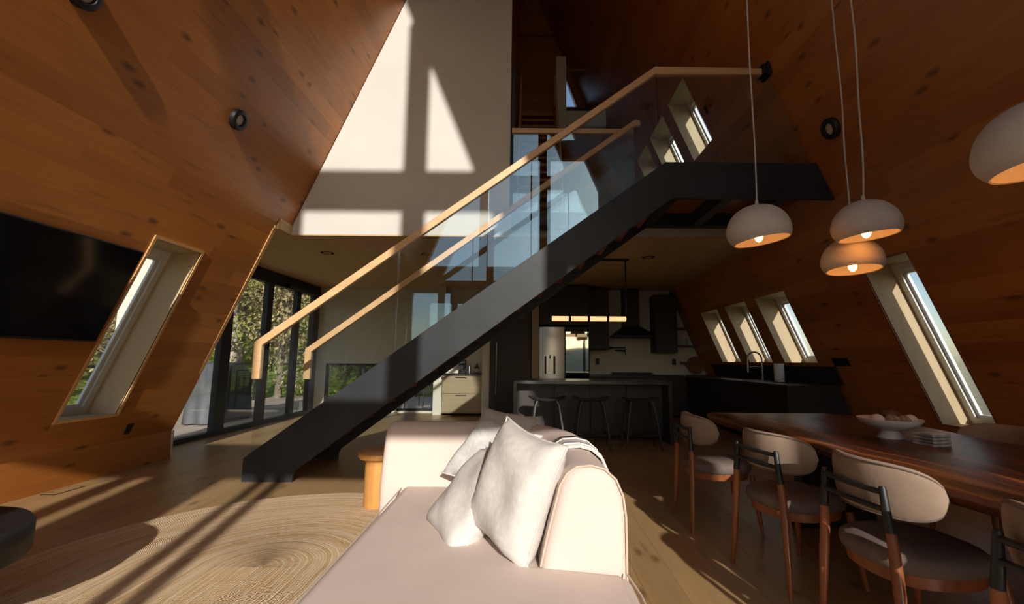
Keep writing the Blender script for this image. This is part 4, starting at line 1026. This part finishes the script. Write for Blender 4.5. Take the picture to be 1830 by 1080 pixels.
b.add([(x, y, tz(x, y)) for x in xs for y in ys], [(i*ny_+j, (i+1)*ny_+j, (i+1)*ny_+j+1, i*ny_+j+1) for i in range(nx_-1) for j in range(ny_-1)])
struct(b.build('ground', 'terrain', None, True), 'grassy slope and distant hills', 'ground')
# trees
def make_tree(seed, h, r0, pale, leaves, lab):
    leaves = int(leaves*1.7)
    rn = random.Random(seed); t = empty('woodland_tree', (0,0,0), lab, 'tree', 'trees beyond the deck railing')
    b = MB(); pts = []; rad_ = []; lx_, ly_ = rn.uniform(-.3, .3), rn.uniform(-.3, .3)
    for i in range(9):
        f = i/8; pts.append((lx_*f+.08*math.sin(f*5+seed), ly_*f+.08*math.cos(f*4+seed), f*h)); rad_.append(r0*(1-.75*f))
    b.tube(pts, rad_, 9); b.build('trunk', 'bark' if pale else 'bark2', t, True)
    b = MB(); tips = []
    for i in range(34):
        f = rn.uniform(.16, .97); k = f*8; i0 = int(k); p = Vector(pts[i0]).lerp(Vector(pts[min(8, i0+1)]), k-i0); a = rn.uniform(0, 6.28); L = (1.1-f*.6)*rn.uniform(.9, 2.2); q = p.copy(); seg = [p]
        for s in range(4):
            q = q+Vector((math.cos(a)*L/4, math.sin(a)*L/4, L/4*rn.uniform(.1, .9))); a += rn.uniform(-.5, .5); seg.append(q)
            tips.append(q)
            if rn.random() < .8:
                e = q+Vector((rn.uniform(-.5, .5), rn.uniform(-.5, .5), rn.uniform(-.1, .6))); b.tube([q, (q+e)/2+Vector((0, 0, .05)), e], [.012, .009, .004], 4, caps=False); tips.append(e)
        b.tube(seg, [r0*.28*(1-f*.5), r0*.2*(1-f*.5), r0*.13, .014, .006], 5, caps=False)
    b.build('branches', 'bark' if pale else 'bark2', t)
    b = MB()
    for i in range(leaves):
        p = rn.choice(tips)+Vector((rn.gauss(0, .28), rn.gauss(0, .28), rn.gauss(0, .22))); s = rn.uniform(.035, .09)
        a = Vector((rn.uniform(-1, 1), rn.uniform(-1, 1), rn.uniform(-1, 1))).normalized(); c = a.orthogonal().normalized()
        b.add([p-a*s, p+c*s*.5, p+a*s, p-c*s*.5], [(0,1,2,3)])
    b.build('foliage', 'leaf' if seed % 2 else 'leaf2', t)
    return t
tp_ = [make_tree(1, 9.5, .17, True, 1900, 'tall pale barked tree beyond the deck railing'), make_tree(2, 8, .12, False, 1900, 'brown barked tree in the wood beyond the deck'), make_tree(3, 8.5, .10, False, 2300, 'leafy young tree in the wood beyond the deck')]
spots = []
rn = random.Random(11)
for ring, n in ((0, 10), (1, 14), (2, 17)):
    for i in range(n):
        a = rad(95+65*(i+rn.uniform(.1, .9))/n); d = 16+ring*5.5+rn.uniform(-1.5, 1.5); spots.append((math.cos(a)*d*1.0-1, math.sin(a)*d*.95+1))
tp_[0].location = (-8.95, 13.6, tz(-8.95, 13.6)-.1)
used = {1: 0, 2: 0}
for i, (x, y) in enumerate(spots):
    k = (1, 2, 2, 1, 0)[i % 5]; z = tz(x, y)-.15
    if k and not used[k]: used[k] = 1; tp_[k].location = (x, y, z); continue
    dup(tp_[k], (x, y, z), rn.uniform(0, 6.28), 'pale barked tree among the brown ones in the wood' if k == 0 else None)
